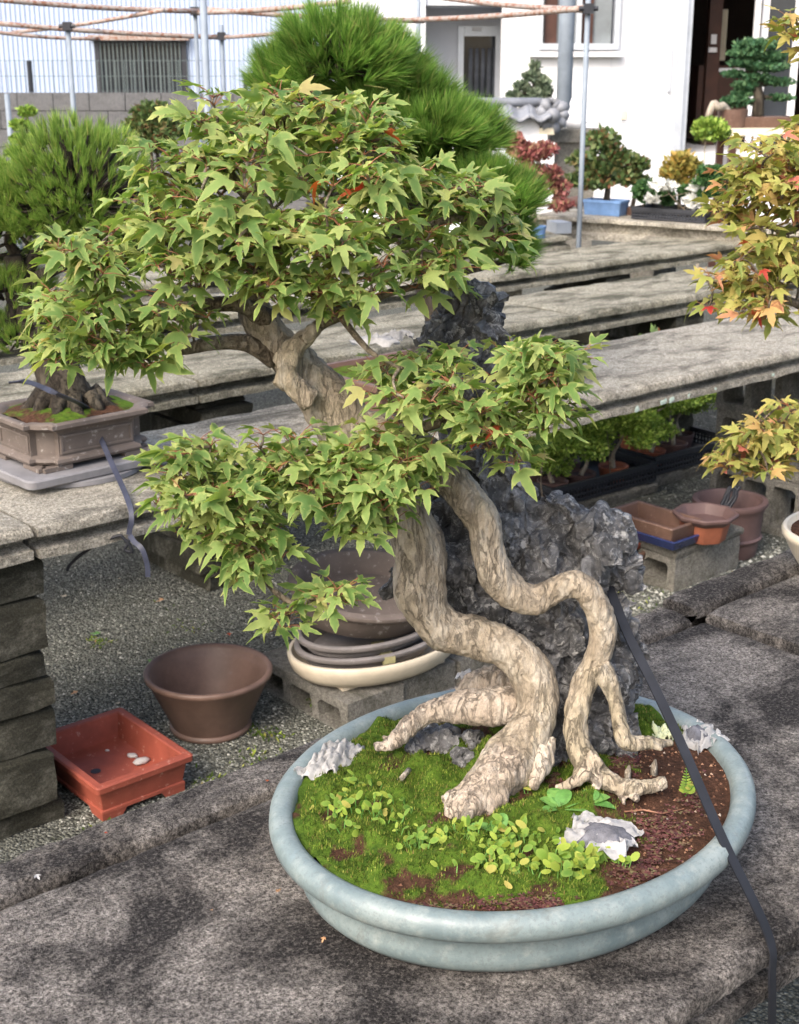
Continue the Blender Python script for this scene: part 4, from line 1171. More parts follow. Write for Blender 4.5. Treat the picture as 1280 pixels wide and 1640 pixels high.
for i, (px, py, w) in enumerate(((600, 553, .12), (640, 545, .08))):
    q = on(px, py, .81); m = paper_sheet(w, w * .7, 70 + i, .03)
    tag(obj('paper_wrap', m.mesh('paper_wrap', MAT['paper'], 50), None, (q.x, q.y, .809), (0, 0, .5 * i)), ['white paper wrap lying on the soil of the big pine pot', 'smaller white paper scrap in the big pine pot'][i], 'paper')
base = bc_ + Vector((.02, .0, .1)); Yq = base.y + .05
BP_ = thing('large_pine', 'tall bright green pine bonsai behind the maple, with rounded top', 'bonsai', base)
tp = at(560, 130, Yq)
tr = [Vector(v) for v in bez([base - Vector((0, 0, .02)), base + Vector((.06, 0, .12)), base.lerp(tp, .5) + Vector((.05, 0, 0)), tp], 6)]
m = MB(); m.tube(tr, taper(len(tr), .075, .02), 12); part('trunk', m, MAT['pine_bark'], BP_, True)
m = MB(); mbr = MB()
for i, (px, py, rx, ry, dy, cnt) in enumerate([(540, 105, 105, 75, .17, 300), (600, 140, 90, 70, .16, 230), (455, 150, 50, 60, .12, 110), (650, 175, 80, 60, .15, 190), (690, 215, 70, 45, .14, 140), (745, 225, 55, 40, .12, 130), (600, 210, 90, 50, .15, 120),
                                       (690, 270, 80, 35, .13, 120), (770, 315, 60, 45, .13, 150), (800, 385, 38, 50, .10, 110), (825, 330, 30, 40, .09, 70), (818, 415, 26, 34, .08, 60), (710, 340, 70, 45, .13, 110), (520, 300, 100, 50, .14, 90), (640, 330, 80, 50, .14, 80), (400, 240, 60, 45, .12, 60)]):
    C = at(px, py, Yq + (.05 if i % 2 else -.05)); k = mpp(C)
    P, A = dome_tufts(C, (rx * k, dy, ry * k), cnt, 50 + i, -.4, .75, .6)
    needles(m, P, A, 44, .075, .24, .0034, 90 + i)
    j = min(tr, key=lambda q: (q - C).length + abs(q.z - C.z + .05)); b_ = curvy(j, C, .02, 4, i); mbr.tube(b_, taper(len(b_), .018, .007), 6)
    for q in range(0, len(P), 2): mbr.tube([C.lerp(Vector(P[q]), .3), P[q]], [.005, .0025], 4)
part('branches', mbr, MAT['pine_bark'], BP_, True)
part('crown', m, MAT['needle2'], BP_)

# ------------------------------------------------------------------ plants in the far background
def pads_px(Y, lst):
    out = []
    for (px, py, rx, ry) in lst:
        C = at(px, py, Y); k = mpp(C); out.append((tuple(C), (rx * k, rx * k * .8, ry * k)))
    return out
def pot_px(label, px, py, z, w, h, mat, kind='oval', asp=.7, rot=0, cat='pot', group=None, spot=None):
    p = spot or on(px, py, z); k = mpp(p); a = w * k / 2
    ol = oval(a, a * asp, 28) if kind == 'oval' else rrect(a, a * asp, .01)
    hh = h * k
    place_pot('oval_pot' if kind == 'oval' else 'rectangular_pot', label, (p.x, p.y, z), rot, ol, [(-a * .3, 0), (-a * .12, 0), (-a * .1, hh * .1), (-a * .05, hh * .75), (0, hh * .85), (0, hh), (-a * .06, hh), (-a * .1, hh * .8), (-a * .4, hh * .78)], mat, 35, group, cat)
    return Vector((p.x, p.y, z + hh * .78))
def layered(px, cy, w, h, layers, Y, seed):
    r = random.Random(seed); out = []
    for i in range(layers):
        f = i / (layers - 1); ww = w * (.35 + .65 * f)
        out.append((px + r.uniform(-.08, .08) * w, cy - h / 2 + h * f, ww * .5 * r.uniform(.85, 1.1), h / layers * .42))
    return pads_px(Y, out)
# left side
b = at(38, 330, 8.3); tree('layered_shrub', 'small layered evergreen before the block wall, at picture edge', (b.x, b.y, 0), layered(38, 222, 74, 88, 5, 8.3, 2), 'juniper', .03, 5200, .022, 'pine_bark', None, 'tree', 21)
b = at(250, 330, 8.8); tree('turning_shrub', 'green shrub with reddish lower leaves before the block wall', (b.x, b.y, 0), pads_px(8.8, [(245, 180, 36, 18), (230, 200, 34, 16), (262, 205, 40, 20), (240, 225, 40, 18)]), 'mixed_leaf', .03, 3600, .024, 'pine_bark', None, 'tree', 22)
# by the white building
b = at(845, 230, 12.6); tree('cypress', 'thin grey-green cypress standing above the tiled garden wall', (b.x, b.y, 0), pads_px(12.6, [(858, 106, 9, 10), (852, 122, 15, 9), (868, 130, 13, 9), (838, 138, 14, 8), (876, 146, 12, 9), (826, 152, 14, 8), (856, 150, 14, 9), (812, 164, 13, 6), (842, 165, 15, 8), (872, 166, 15, 8), (804, 174, 12, 5), (884, 176, 10, 5)]), 'grey_green', .035, 1700, .04, 'pine_bark', None, 'tree', 23, tuple(at(858, 105, 12.6)), .15)
b = at(762, 300, 8.0); tree('small_evergreen', 'small dark evergreen peeping over the pine beside the tiled wall', (b.x, b.y, 0), pads_px(8.0, [(752, 166, 16, 9), (764, 180, 20, 10), (775, 193, 18, 10)]), 'dark_green', .02, 1600, .02, 'pine_bark', None, 'tree', 24)
q = pot_px('shallow pale blue pot under the red weeping maple', 856, 381, .70, 38, 19, 'pale_blue', 'oval', .75)
tree('red_maple', 'weeping red leaved maple before the white garden wall', tuple(q), pads_px(q.y, [(820, 225, 22, 14), (845, 245, 30, 16), (872, 240, 22, 14), (845, 275, 32, 14), (880, 280, 22, 16), (895, 300, 18, 16), (858, 305, 24, 12), (898, 328, 20, 10)]), 'red_leaf', .022, 3600, .020, 'branch', None, 'bonsai', 25, tuple(at(850, 232, q.y)), .25)
q = pot_px('rectangular pale blue pot on the double-moulded bench', 970, 329, FZ, 68, 24, 'pale_blue', 'rect', .55, fa, spot=fpt(970, .21))
tree('leafy_shrub', 'loose green shrub in the pale blue rectangular pot', tuple(q), pads_px(q.y, [(965, 225, 30, 20), (935, 255, 28, 14), (985, 250, 30, 20), (960, 270, 34, 16), (925, 285, 20, 10), (1000, 280, 26, 16), (950, 292, 34, 10)]), 'mixed_leaf', .02, 2040, .026, 'pine_bark', None, 'bonsai', 26, None, .2)
q = pot_px('low brown pot half hidden right of the blue pot', 1018, 325, FZ, 36, 12, 'clay_brown', 'oval', .7, spot=fpt(1012, .3))
tree('reddish_shrub', 'small shrub with red berries beside the pale blue pot', tuple(q), pads_px(q.y, [(1020, 262, 22, 14), (1008, 285, 24, 14), (1030, 292, 18, 12)]), 'mixed_leaf', .014, 900, .022, 'pine_bark', None, 'bonsai', 27, None, .2)
# black tray with small plants
p = fpt(1012, .07); p.z = FZ + .003
t = crate('low black plastic tray of small plants on the double-moulded bench', p, .42, .26, .065, fa)
for i, (px, py, rx, ry, mt, nm) in enumerate([(1065, 312, 15, 14, 'dark_green', 'small dark green plant at the tray front'), (1030, 305, 18, 16, 'dark_green', 'small dark green plant at the left end of the tray'), (1100, 308, 14, 12, 'dark_green', 'small dark green plant beside the white planter slab')]):
    b = fpt(px, .2, FZ + .014); tree('small_plant', nm, tuple(b), pads_px(b.y, [(px, py, rx, ry), (px + 6, py + 8, rx * .8, ry * .7)]), mt, .008, 900, .018, 'pine_bark', 'plants in the black tray', 'plant', 40 + i, None, .3)
b = fpt(1088, .25, FZ + .014); tree('golden_shrub', 'golden leaved shrub rising behind the black tray', tuple(b), pads_px(b.y, [(1092, 258, 26, 16), (1078, 275, 24, 14), (1104, 272, 22, 14), (1090, 292, 22, 8)]), 'gold_leaf', .012, 900, .026, 'branch', None, 'bonsai', 44, None, .2)
b = fpt(1120, .16, FZ + .014); tree('white_flowers', 'white flowering plant spilling over the tray end', tuple(b), pads_px(b.y, [(1112, 322, 16, 10), (1062, 297, 22, 7), (1122, 300, 16, 9), (1045, 318, 10, 6)]), 'white_petal', .006, 420, .03, 'juniper' if False else 'branch', None, 'plant', 45, None, .3)
q = pot_px('reddish brown pot of the dark green mound tree', 1142, 340, FZ, 44, 16, 'clay_brown', 'oval', .8, spot=fpt(1150, .21))
tree('mound_juniper', 'dense dark green mound tree in reddish brown pot', tuple(q), pads_px(q.y, [(1138, 274, 22, 10), (1150, 288, 26, 11), (1128, 292, 20, 10), (1148, 304, 26, 10), (1130, 308, 18, 8)]), 'dark_green', .014, 3400, .016, 'pine_bark', None, 'bonsai', 46, None, .4)
b = at(1129, 262, 9.6); tree('ball_topiary', 'flat round ball of foliage on a thin straight stem', (b.x, b.y, 0), pads_px(9.6, [(1138, 208, 30, 17), (1132, 200, 20, 12), (1150, 212, 18, 10)]), 'juniper', .014, 2400, .022, 'pale_wood', None, 'tree', 47, tuple(at(1131, 210, 9.6)), .4, bend=.006)
# cream table with the tall layered bonsai
p = at(1225, 209, 10.6)
t = thing('cream_table', 'long cream topped table before the open doorway', 'table', (p.x, p.y, 0))
m = MB(); m.box((p.x + .15, p.y, p.z), (1.0, .5, .05)); part('table_top', m, MAT['cream_top'], t)
for sx in (-.28, .58):
    for sy in (-.2, .2): m = MB(); m.box((p.x + sx, p.y + sy, (p.z - .026) / 2), (.05, .05, p.z - .026)); part('leg', m, MAT['wood_dark'], t)
q = Vector((at(1212, 200, 10.6).x, p.y, p.z + .026))
place_pot('rectangular_pot', 'brown low pot of the tall layered bonsai on the cream table', tuple(q), 0, rrect(.28, .16, .02), [(-.05, 0), (-.02, 0), (0, .06), (0, .075), (-.02, .075), (-.03, .065), (-.08, .075)], 'clay_brown', 35)
q.z += .07
tree('layered_pine', 'tall layered blue-green pine bonsai on the cream table', tuple(q), pads_px(10.6, [(1212, 72, 38, 9), (1200, 84, 34, 8), (1232, 90, 30, 8), (1192, 101, 26, 6), (1228, 106, 34, 8), (1176, 118, 20, 5), (1248, 107, 18, 5), (1195, 136, 24, 7), (1245, 131, 26, 6), (1212, 124, 22, 6), (1180, 162, 26, 9), (1250, 156, 22, 5), (1190, 150, 20, 5)]), 'bluegreen', .05, 6500, .024, 'pine_bark', None, 'bonsai', 48, tuple(at(1212, 75, 10.6)), .3, bend=.03)
b = at(1172, 205, 10.5)
place_pot('round_pot', 'reddish round pot behind the ball topiary on the cream table', (b.x, b.y + .0, p.z + .026), 0, oval(.11, .11, 24), [(-.05, 0), (-.02, 0), (0, .1), (0, .13), (-.015, .13), (-.03, .11), (-.07, .11)], 'clay_brown', 35)
m = MB(); a_ = at(1134, 190, 10.5); m.tube([Vector(v) for v in bez([at(1175, 188, 10.5) + Vector((0, 0, -.06)), at(1160, 172, 10.45), at(1150, 172, 10.4), at(1143, 166, 10.4), at(1135, 185, 10.4), a_], 5)], taper(26, .035, .02), 8)
single('deadwood_trunk', m, MAT['pale_wood'], 'bent pale deadwood trunk rising from the reddish round pot', 'deadwood', tuple(at(1175, 194, 10.5)), True)
# statue and small stones near the pole
b = at(922, 206, 11.6)
m = MB(); prof = [(.0, .0), (.07, 0), (.085, .05), (.075, .12), (.05, .16), (.055, .2), (.04, .235), (0, .245)]
m.rings([[Vector((b.x + r_ * math.cos(2 * math.pi * i / 14), b.y + r_ * .8 * math.sin(2 * math.pi * i / 14), b.z + z_)) for i in range(14)] for r_, z_ in prof])
single('white_figurine', m, MAT['white_panel'], 'small white figurine on a pedestal beside the steel pole', 'figurine', tuple(b), True)
m = MB(); m.box((b.x, b.y, b.z - .05), (.42, .35, .098)); m.box((b.x, b.y, (b.z - .1) / 2), (.3, .28, b.z - .1))
single('stone_pedestal', m, MAT['block'], 'pale stone pedestal carrying the white figurine', 'pedestal', (b.x, b.y, 0))
for i, (px, py, w) in enumerate(((905, 345, 26), (918, 330, 20))):
    p = on(px, py + 4, .701); k = mpp(p); m = MB()
    m.tube([p + Vector((-w * k / 2, 0, .03)), p + Vector((w * k / 2, .06, .03))], [.04, .05], 9); single('clay_tile', m, MAT['clay_brown' if i else 'block'], ['broken clay pot lying by the pole foot on the bench', 'brown clay tube lying above the broken pot'][i], 'clay pot', tuple(p), 40)
b = on(895, 372, .70); m = MB(); m.box((b.x, b.y, .731), (.09, .14, .06), .3); single('small_box', m, MAT['alu'], 'small grey box beside the pale blue maple pot', 'box', tuple(b))
# greenery between the second and third bench
for i, (s, w, nm) in enumerate(((1.9, .20, 'grassy weeds growing between benches beside the brown pot corner'), (3.0, .22, 'green weeds growing in the gap right of the maple leaves'))):
    c_ = bp(bench_s((880, 985)[i], 3.25, .3), 3.25, 0)
    tree('weed_bush', nm, tuple(c_), [((c_.x + (k - 1.5) * .13 * BD.x, c_.y + (k - 1.5) * .13 * BD.y, .5 + .03 * (k % 2)), (.1, .08, .1)) for k in range(4)], 'juniper' if i == 0 else 'mixed_leaf', .003, 1200, .02, 'branch', None, 'plant', 60 + i, None, .1, 2.4)

# ================================================================== maple leaves
def leaf_template(seed, fold=.12, droop=.25, slim=1.0, five=False):
    r = random.Random(seed)
    half = [(.06, -.03), (.14, -.01), (.22, .05), (.31, .14), (.38, .19), (.48, .30), (.68, .55), (.52, .49), (.45, .49), (.33, .43), (.19, .42), (.215, .54), (.185, .63), (.205, .72), (.13, .84), (.075, .94)]
    if five: half = [(.06, -.03), (.18, -.05), (.38, -.07), (.28, .05), (.30, .12), (.41, .18), (.52, .30), (.70, .52), (.54, .48), (.45, .49), (.32, .43), (.18, .43), (.215, .55), (.18, .64), (.2, .73), (.12, .86), (.07, .95)]
    slim *= .76
    half = [(x * slim * (1 + r.uniform(-.05, .05)), y + r.uniform(-.012, .012)) for x, y in half]
    halfL = [(-x * (1 + r.uniform(-.06, .06)), y + r.uniform(-.015, .015)) for x, y in half]
    out = [(0, 0)] + half + [(0, 1.04)] + list(reversed(halfL))
    inner = [(0, .16), (0, .34), (0, .52), (0, .7), (0, .86), (.15 * slim, .22), (-.15 * slim, .22), (.34 * slim, .34), (-.34 * slim, .34), (.11 * slim, .40), (-.11 * slim, .40), (.10 * slim, .64), (-.10 * slim, .64)]
    pts = [Vector(p) for p in out + inner]; n = len(out)
    res = delaunay_2d_cdt(pts, [(i, (i + 1) % n) for i in range(n)] + [(0, n), (n, n + 1), (n + 1, n + 2), (n + 2, n + 3), (n + 3, n + 4), (n + 4, 17 if not five else 18)], [], 1, 1e-5)
    vs2, fs = res[0], res[2]
    outset = {(round(x, 4), round(y, 4)) for x, y in out}
    V = []; A = []
    for p in vs2:
        x, y = p.x, p.y
        z = fold * abs(x) - droop * y * y - .35 * max(0, abs(x) - .25) ** 1.3 + .07 * noise.noise(Vector((x * 4, y * 4, seed * 5.3))) + .12 * x * noise.noise(Vector((y * 2, seed * 3.1, 0)))
        V.append((x, y, z)); A.append(1.0 if (round(x, 4), round(y, 4)) in outset else 0.0)
    fs = [f if (Vector((vs2[f[1]] - vs2[f[0]])).cross(Vector(vs2[f[2]] - vs2[f[0]])) if False else 1) else f for f in fs]
    F = []
    for f in fs:
        a, b, c = (vs2[i] for i in f[:3]); F.append(tuple(f) if (b.x - a.x) * (c.y - a.y) - (b.y - a.y) * (c.x - a.x) > 0 else tuple(reversed(f)))
    return np.array(V), F, np.array(A)
LEAF = [leaf_template(1, .15, .2), leaf_template(2, .3, .4), leaf_template(3, .1, .05, .9, True), leaf_template(4, .5, .25, .85), leaf_template(5, .15, .55, 1.0, True), leaf_template(6, .35, -.1, .95), leaf_template(7, .7, .5, .8), leaf_template(8, .2, .85, 1.1), leaf_template(9, -.15, .3, 1.05, True)]

class Leaves:
    def __init__(self, seed): self.L = []; self.r = random.Random(seed)
    def whorl(self, tip, n, size, stalks, bias=(0, 0, 0), pet=(.010, .026), droop=(-.5, .6)):
        r = self.r; a0 = r.random() * 6.28
        for k in range(n):
            w = a0 + 2 * math.pi * k / n + r.uniform(-.4, .4)
            o = Vector((math.cos(w), math.sin(w), 0)) + Vector(bias); o.z = 0
            if o.length < .2: o = Vector((math.cos(w), math.sin(w), 0))
            o.normalize()
            pl = r.uniform(*pet); pd = (o * .9 + Vector((0, 0, r.uniform(-.1, .9)))).normalized()
            b = tip + pd * pl
            stalks.tube([tip, tip.lerp(b, .5) + Vector((0, 0, .002)), b], [.0007, .0005, .0005], 3, False)
            y = (o + Vector((r.uniform(-.25, .25), r.uniform(-.25, .25), -r.uniform(*droop)))).normalized()
            nrm = (Vector((0, 0, 1)) * r.uniform(.6, 1.2) + o * r.uniform(.0, .7) + Vector((r.uniform(-.8, .8), r.uniform(-.8, .8), 0)))
            x = y.cross(nrm).normalized(); z = x.cross(y).normalized()
            s = size * r.uniform(.6, 1.25)
            if r.random() < .12: s *= .65
            m = Matrix(((x.x, y.x, z.x, b.x), (x.y, y.y, z.y, b.y), (x.z, y.z, z.z, b.z), (0, 0, 0, 1)))
            m = m @ Matrix.Diagonal((r.uniform(.78, 1.22), 1, 1, 1))
            self.L.append((m, s, r.randrange(len(LEAF)), r.random()))
    def verts(self, i):
        m, s, v, _ = self.L[i]; M3 = np.array(m.to_3x3()); return (LEAF[v][0] * s) @ M3.T + np.array(m.translation)
    def scores(self):                   # how much of each leaf the photograph shows
        V = []; F = []; owner = []
        for i in range(len(self.L)):
            vs = self.verts(i); o = len(V); V.extend(map(tuple, vs))
            for f in LEAF[self.L[i][2]][1]: F.append(tuple(j + o for j in f)); owner.append(i)
        bv = BVHTree.FromPolygons(V, F); cam_p = Vector((0, 0, CAM_Z)); sc = []
        for i in range(len(self.L)):
            vs = self.verts(i); fs = LEAF[self.L[i][2]][1]; vis = 0; tot = 0; area = 0
            pr = []
            for p in vs:
                d = p[1] * CP + (CAM_Z - p[2]) * SP; pr.append((p[0] / d, (p[1] * SP + (p[2] - CAM_Z) * CP) / d))
            for k, f in enumerate(fs):
                a, b, c = (pr[j] for j in f[:3]); area += abs((b[0] - a[0]) * (c[1] - a[1]) - (b[1] - a[1]) * (c[0] - a[0])) / 2
                if k % 4 == 0:
                    cpt = Vector(((vs[f[0]] + vs[f[1]] + vs[f[2]]) / 3)); d = cpt - cam_p; hit = bv.ray_cast(cam_p, d.normalized(), d.length - .0015)
                    tot += 1; vis += hit[0] is None
            u = 640 + FPX * pr[0][0]; w = 820 - FPX * pr[0][1]
            inside = 0 <= u <= 1280 and 0 <= w <= 1640
            sc.append((area * FPX * FPX * vis / max(1, tot) * inside, u, w))
        return sc
    def build(self, parent, mat, limit=300, special=(), special_mat=None):
        sc = self.scores(); base = Vector(parent.location)
        meshes = {}
        for v, (V, F, A) in enumerate(LEAF):
            mb = MB(); mb.add(V.tolist(), F, [(a, .0001) for a in A]); meshes[v] = mb.mesh('leaf', mat, True)
        red = {}
        for (px, py) in special:
            c = sorted(range(len(sc)), key=lambda i: (sc[i][1] - px) ** 2 + (sc[i][2] - py) ** 2)[:14]
            red[max(c, key=lambda i: sc[i][0] / (30 + math.hypot(sc[i][1] - px, sc[i][2] - py)))] = 1
        order = sorted(range(len(sc)), key=lambda i: -sc[i][0] - (1e9 if i in red else 0))
        big = [i for i in order[:limit] if sc[i][0] > 8]
        bigset = set(big)
        for i in big:
            m, s, v, _ = self.L[i]
            me = meshes[v]
            if i in red:
                me = meshes[v].copy(); me.materials.clear(); me.materials.append(special_mat)
            if i in red: s *= .7
            o = obj('leaf', me, parent); mm = m.copy(); mm.translation -= base
            o.matrix_local = mm @ Matrix.Scale(s, 4)
        rest = MB()
        for i in range(len(self.L)):
            if i in bigset: continue
            V, F, A = LEAF[self.L[i][2]]; g = self.L[i][3]
            rest.add(self.verts(i).tolist(), F, [(a, g + .0001) for a in A])
        if rest.v: part('foliage', rest, mat, parent, True, 'stuff')

def grow(skeleton, tips, tw, r0=.0026, r1=.0011):
    """attach each tip to the nearest node of the growing twig net"""
    nodes = [Vector(p) for p in skeleton]
    todo = [Vector(t) for t in tips]
    d = [min((n - t).length for n in nodes) for t in todo]
    for i in sorted(range(len(todo)), key=lambda i: d[i]):
        t = todo[i]; j = min(nodes, key=lambda n: (n - t).length); v = t - j
        side = Vector((rnd.uniform(-1, 1), rnd.uniform(-1, 1), rnd.uniform(-.2, .8))) * v.length * .14
        pts = [Vector(p) for p in bez([j, j + v * .45 + side, t], 4)]
        tw.tube(pts, taper(len(pts), r0 * min(1.6, .6 + v.length * 8), r1), 5)
        nodes += pts[2:]

def tube_px(mb, lst, n=14, k=6, squash=None):
    pts = bez([tuple(at(px, py, Y)) + (r * mpp(at(px, py, Y)),) for px, py, Y, r in lst], k)
    P = [Vector(p[:3]) for p in pts]; rad = [p[3] for p in pts]
    for i in range(len(rad)):
        rad[i] *= .93 + .10 * noise.noise(P[i] * 30)
    mb.tube(P, rad, n); return P, rad

# ================================================================== the main bonsai
PC = Vector((.138, 1.448, .70))
POT = thing('oval_bonsai_pot', 'large pale blue-green glazed oval pot with rounded rim', 'pot', PC + Vector((0, 0, .001)), BANG)
m = pot_mb(oval(.307, .262, 120), [(-.09, .004), (-.055, .003), (-.048, 0), (-.040, .003), (-.034, .010), (-.031, .019), (-.0315, .026), (-.034, .034), (-.033, .044), (-.029, .052), (-.020, .0565), (-.008, .060), (-.002, .066), (0, .074), (-.001, .082), (-.006, .0880), (-.012, .0903), (-.020, .0895), (-.026, .086), (-.0295, .078), (-.034, .045), (-.07, .04)])
lpart('body', m, MAT['glaze'], POT, 60)
def soil_h(x, y):                       # height of the soil above the pot's foot, pot coordinates
    q = math.sqrt((x / .28) ** 2 + (y / .235) ** 2)
    return .0755 + .024 * max(0, 1 - q ** 2.2) + .006 * noise.noise(Vector((x * 22, y * 22, 2))) + .0035 * noise.noise(Vector((x * 60, y * 60, 5)))
def to_pot(p):
    m_ = Matrix.Rotation(-BANG, 3, 'Z') @ (Vector(p) - PC); return m_.x, m_.y
def from_pot(x, y, dz=0):
    p = Matrix.Rotation(BANG, 3, 'Z') @ Vector((x, y, 0)) + PC; p.z = PC.z + .001 + soil_h(x, y) + dz; return p
def soil_at(px, py):                    # soil point seen at a photo position
    z = .79
    for _ in range(6):
        p = on(px, py, z); x, y = to_pot(p); z = PC.z + .001 + soil_h(x, y)
    return p
def moss_amount(x, y):
    w = from_pot(x, y); d = depth(w); u = 640 + FPX * w.x / d; v = 820 - FPX * ((w.y) * SP + (w.z - CAM_Z) * CP) / d
    a = .72 + .55 * noise.noise(Vector((x * 12, y * 12, 7))) + .75 * noise.noise(Vector((x * 38, y * 38, 17)))
    a -= max(0, (u - 940) / 110) * (1 if v > 1190 else -.2)          # right half is bare soil
    a -= max(0, (v - 1432 - (u - 600) * .03) / 34) if u < 900 else 0  # bare strip at the front
    if u > 990 and v < 1180: a += .5
    return a
m = MB(); vs = []; at_ = []; NR, NA = 46, 150
for i in range(NR + 1):
    f = i / NR
    for j in range(NA):
        w = 2 * math.pi * j / NA; x, y = .2795 * f * math.cos(w), .2345 * f * math.sin(w)
        a = min(1, max(0, moss_amount(x, y)))
        h = soil_h(x, y) + a * (.002 + .028 * abs(noise.noise(Vector((x * 26, y * 26, 11)))))
        vs.append((x, y, h)); at_.append((max(.001, a), 0))
m.add(vs, [(i * NA + j, i * NA + (j + 1) % NA, (i + 1) * NA + (j + 1) % NA, (i + 1) * NA + j) for i in range(NR) for j in range(NA)], at_)
lpart('soil', m, MAT['soil'], POT, True)
# moss
r = random.Random(12); m = MB(); cnt = 0
while cnt < 42000:
    w = r.random() * 6.283; q = math.sqrt(r.random()); x, y = .271 * q * math.cos(w), .226 * q * math.sin(w)
    a = moss_amount(x, y)
    if r.random() * .8 > a - .1: continue
    cnt += 1
    h = soil_h(x, y) + min(1, a) * (.0015 + .0275 * abs(noise.noise(Vector((x * 26, y * 26, 11)))))
    L = r.uniform(.0025, .0065); az = r.random() * 6.283; tl = r.uniform(0, .9)
    d = Vector((math.cos(az) * tl, math.sin(az) * tl, 1)).normalized() * L; s = Vector((-math.sin(az), math.cos(az), 0)) * .0009
    p = Vector((x, y, h - .001)); m.add([p - s, p + s, p + d], [(0, 1, 2)])
me = m.mesh('moss', MAT['moss']); o = obj('moss', me, None, PC + Vector((0, 0, .001)), (0, 0, BANG))
tag(o, 'bright green moss covering the soil in the pale blue pot', 'moss', kind='stuff')

# ---- the stone
r = random.Random(5)
blobs = [(715, 455, 34, 1.62), (752, 480, 34, 1.62), (776, 510, 22, 1.6), (712, 525, 38, 1.62), (680, 548, 20, 1.62), (750, 545, 40, 1.61), (765, 620, 60, 1.62), (770, 700, 62, 1.62), (790, 770, 52, 1.61), (758, 800, 60, 1.61),
         (700, 850, 40, 1.61), (735, 900, 62, 1.60), (740, 965, 50, 1.59), (800, 850, 55, 1.60), (845, 850, 50, 1.60), (838, 795, 26, 1.59), (905, 835, 36, 1.585), (935, 838, 34, 1.58), (955, 870, 38, 1.58), (880, 890, 60, 1.59), (940, 910, 52, 1.58), (990, 920, 24, 1.58),
         (830, 1000, 62, 1.59), (900, 990, 62, 1.57), (965, 985, 42, 1.57), (880, 1050, 55, 1.57), (985, 1050, 46, 1.57), (1028, 1050, 20, 1.56), (950, 1080, 58, 1.56), (900, 1110, 45, 1.55), (985, 1105, 34, 1.55), (935, 1150, 52, 1.54), (978, 1165, 38, 1.54), (895, 1180, 32, 1.53), (888, 1225, 26, 1.49), (985, 1200, 34, 1.54), (640, 915, 26, 1.57), (618, 942, 24, 1.57), (660, 880, 30, 1.59), (650, 950, 30, 1.58)]
m = MB()
def blob(mb, c, rr, seed, sub=2):
    bm = bmesh.new(); bmesh.ops.create_icosphere(bm, subdivisions=sub, radius=1); q = random.Random(seed)
    rot = Euler((q.random() * 6, q.random() * 6, q.random() * 6)).to_matrix(); sc = Vector((q.uniform(.75, 1.15), q.uniform(.75, 1.15), q.uniform(.85, 1.3)))
    vs = []
    for v in bm.verts:
        p = Vector((v.co.x * sc.x, v.co.y * sc.y, v.co.z * sc.z)); mx = max(abs(p.x), abs(p.y), abs(p.z)); p = p.lerp(p / mx * .82, .6)
        vs.append(Vector(c) + rot @ p * rr)
    mb.add(vs, [tuple(x.index for x in f.verts) for f in bm.faces]); bm.free()
for i, (px, py, rp, Y) in enumerate(blobs):
    c = at(px, py, Y - .035 * min(1, max(0, (1150 - py) / 250)) - .005); k = mpp(c); blob(m, c, rp * k * 1.06, 200 + i)
def roughen(me, amp, fine, sc=24, seed=0):
    co, no = mesh_arrays(me); out = co.copy()
    for i in range(len(co)):
        p = Vector(co[i]); q = p + noise.noise_vector(p * 20) * .012
        sh_ = Vector((q.x * 1.3, q.y * 1.3, q.z * .62))
        d = fine * noise.noise(p * 170) + amp * .35 * noise.noise(p * 14)
        for (S, A) in ((sc, 1.15), (sc * 2.2, .42), (sc * 4.6, .13)):      # tilted facets
            u = sh_ * S + Vector((seed, S, 1)); vd, vp = noise.voronoi(u); c0 = vp[0]
            rv = noise.cell_vector(c0 * 7.31 + Vector((.5, .5, .5))) - Vector((.5, .5, .5)) if False else Vector((math.sin(c0.x * 91.7 + c0.y * 13.1), math.sin(c0.y * 77.3 + c0.z * 31.9), math.sin(c0.z * 63.1 + c0.x * 47.7)))
            d += amp * A * (.42 * rv.dot(u - c0) + .28 * rv.x)
        out[i] += no[i] * d
    me.vertices.foreach_set('co', out.ravel()); me.update()
me = remesh(m, .003, 2, .5); roughen(me, .03, .0012, 19)
rb = Vector((at(940, 1190, 1.54).x, 1.54, .79))
co, _ = mesh_arrays(me); co -= np.array(rb); me.vertices.foreach_set('co', co.ravel()); me.update()
me.materials.clear(); me.materials.append(MAT['rock']); me.name = 'stone'
me.polygons.foreach_set('use_smooth', [False] * len(me.polygons))
tag(obj('jagged_stone', me, None, rb), 'tall jagged dark grey stone gripped by the maple roots', 'stone')
for nm, lst, lab in (('low', [(690, 1195, 26), (720, 1200, 30), (755, 1198, 26), (670, 1210, 16), (735, 1222, 18)], 'low jagged dark stone lying in moss left of the trunk foot'), ('chip', [(666, 1208, 9), (672, 1216, 7)], 'small grey stone chip at the left of the low dark stone')):
    m = MB()
    for i, (px, py, rp) in enumerate(lst):
        c = soil_at(px, py + 8); c = Vector(c) + Vector((0, .012, .004)); blob(m, c, rp * mpp(c), 300 + i)
    me = remesh(m, .003, 1); roughen(me, .014 if nm == 'low' else .005, .0015, 34, 9)
    b = soil_at(lst[0][0], lst[0][1]); co, _ = mesh_arrays(me); co -= np.array(b); me.vertices.foreach_set('co', co.ravel()); me.update(); me.materials.clear(); me.materials.append(MAT['rock'])
    tag(obj('low_stone' if nm == 'low' else 'stone_chip', me, None, b), lab, 'stone')

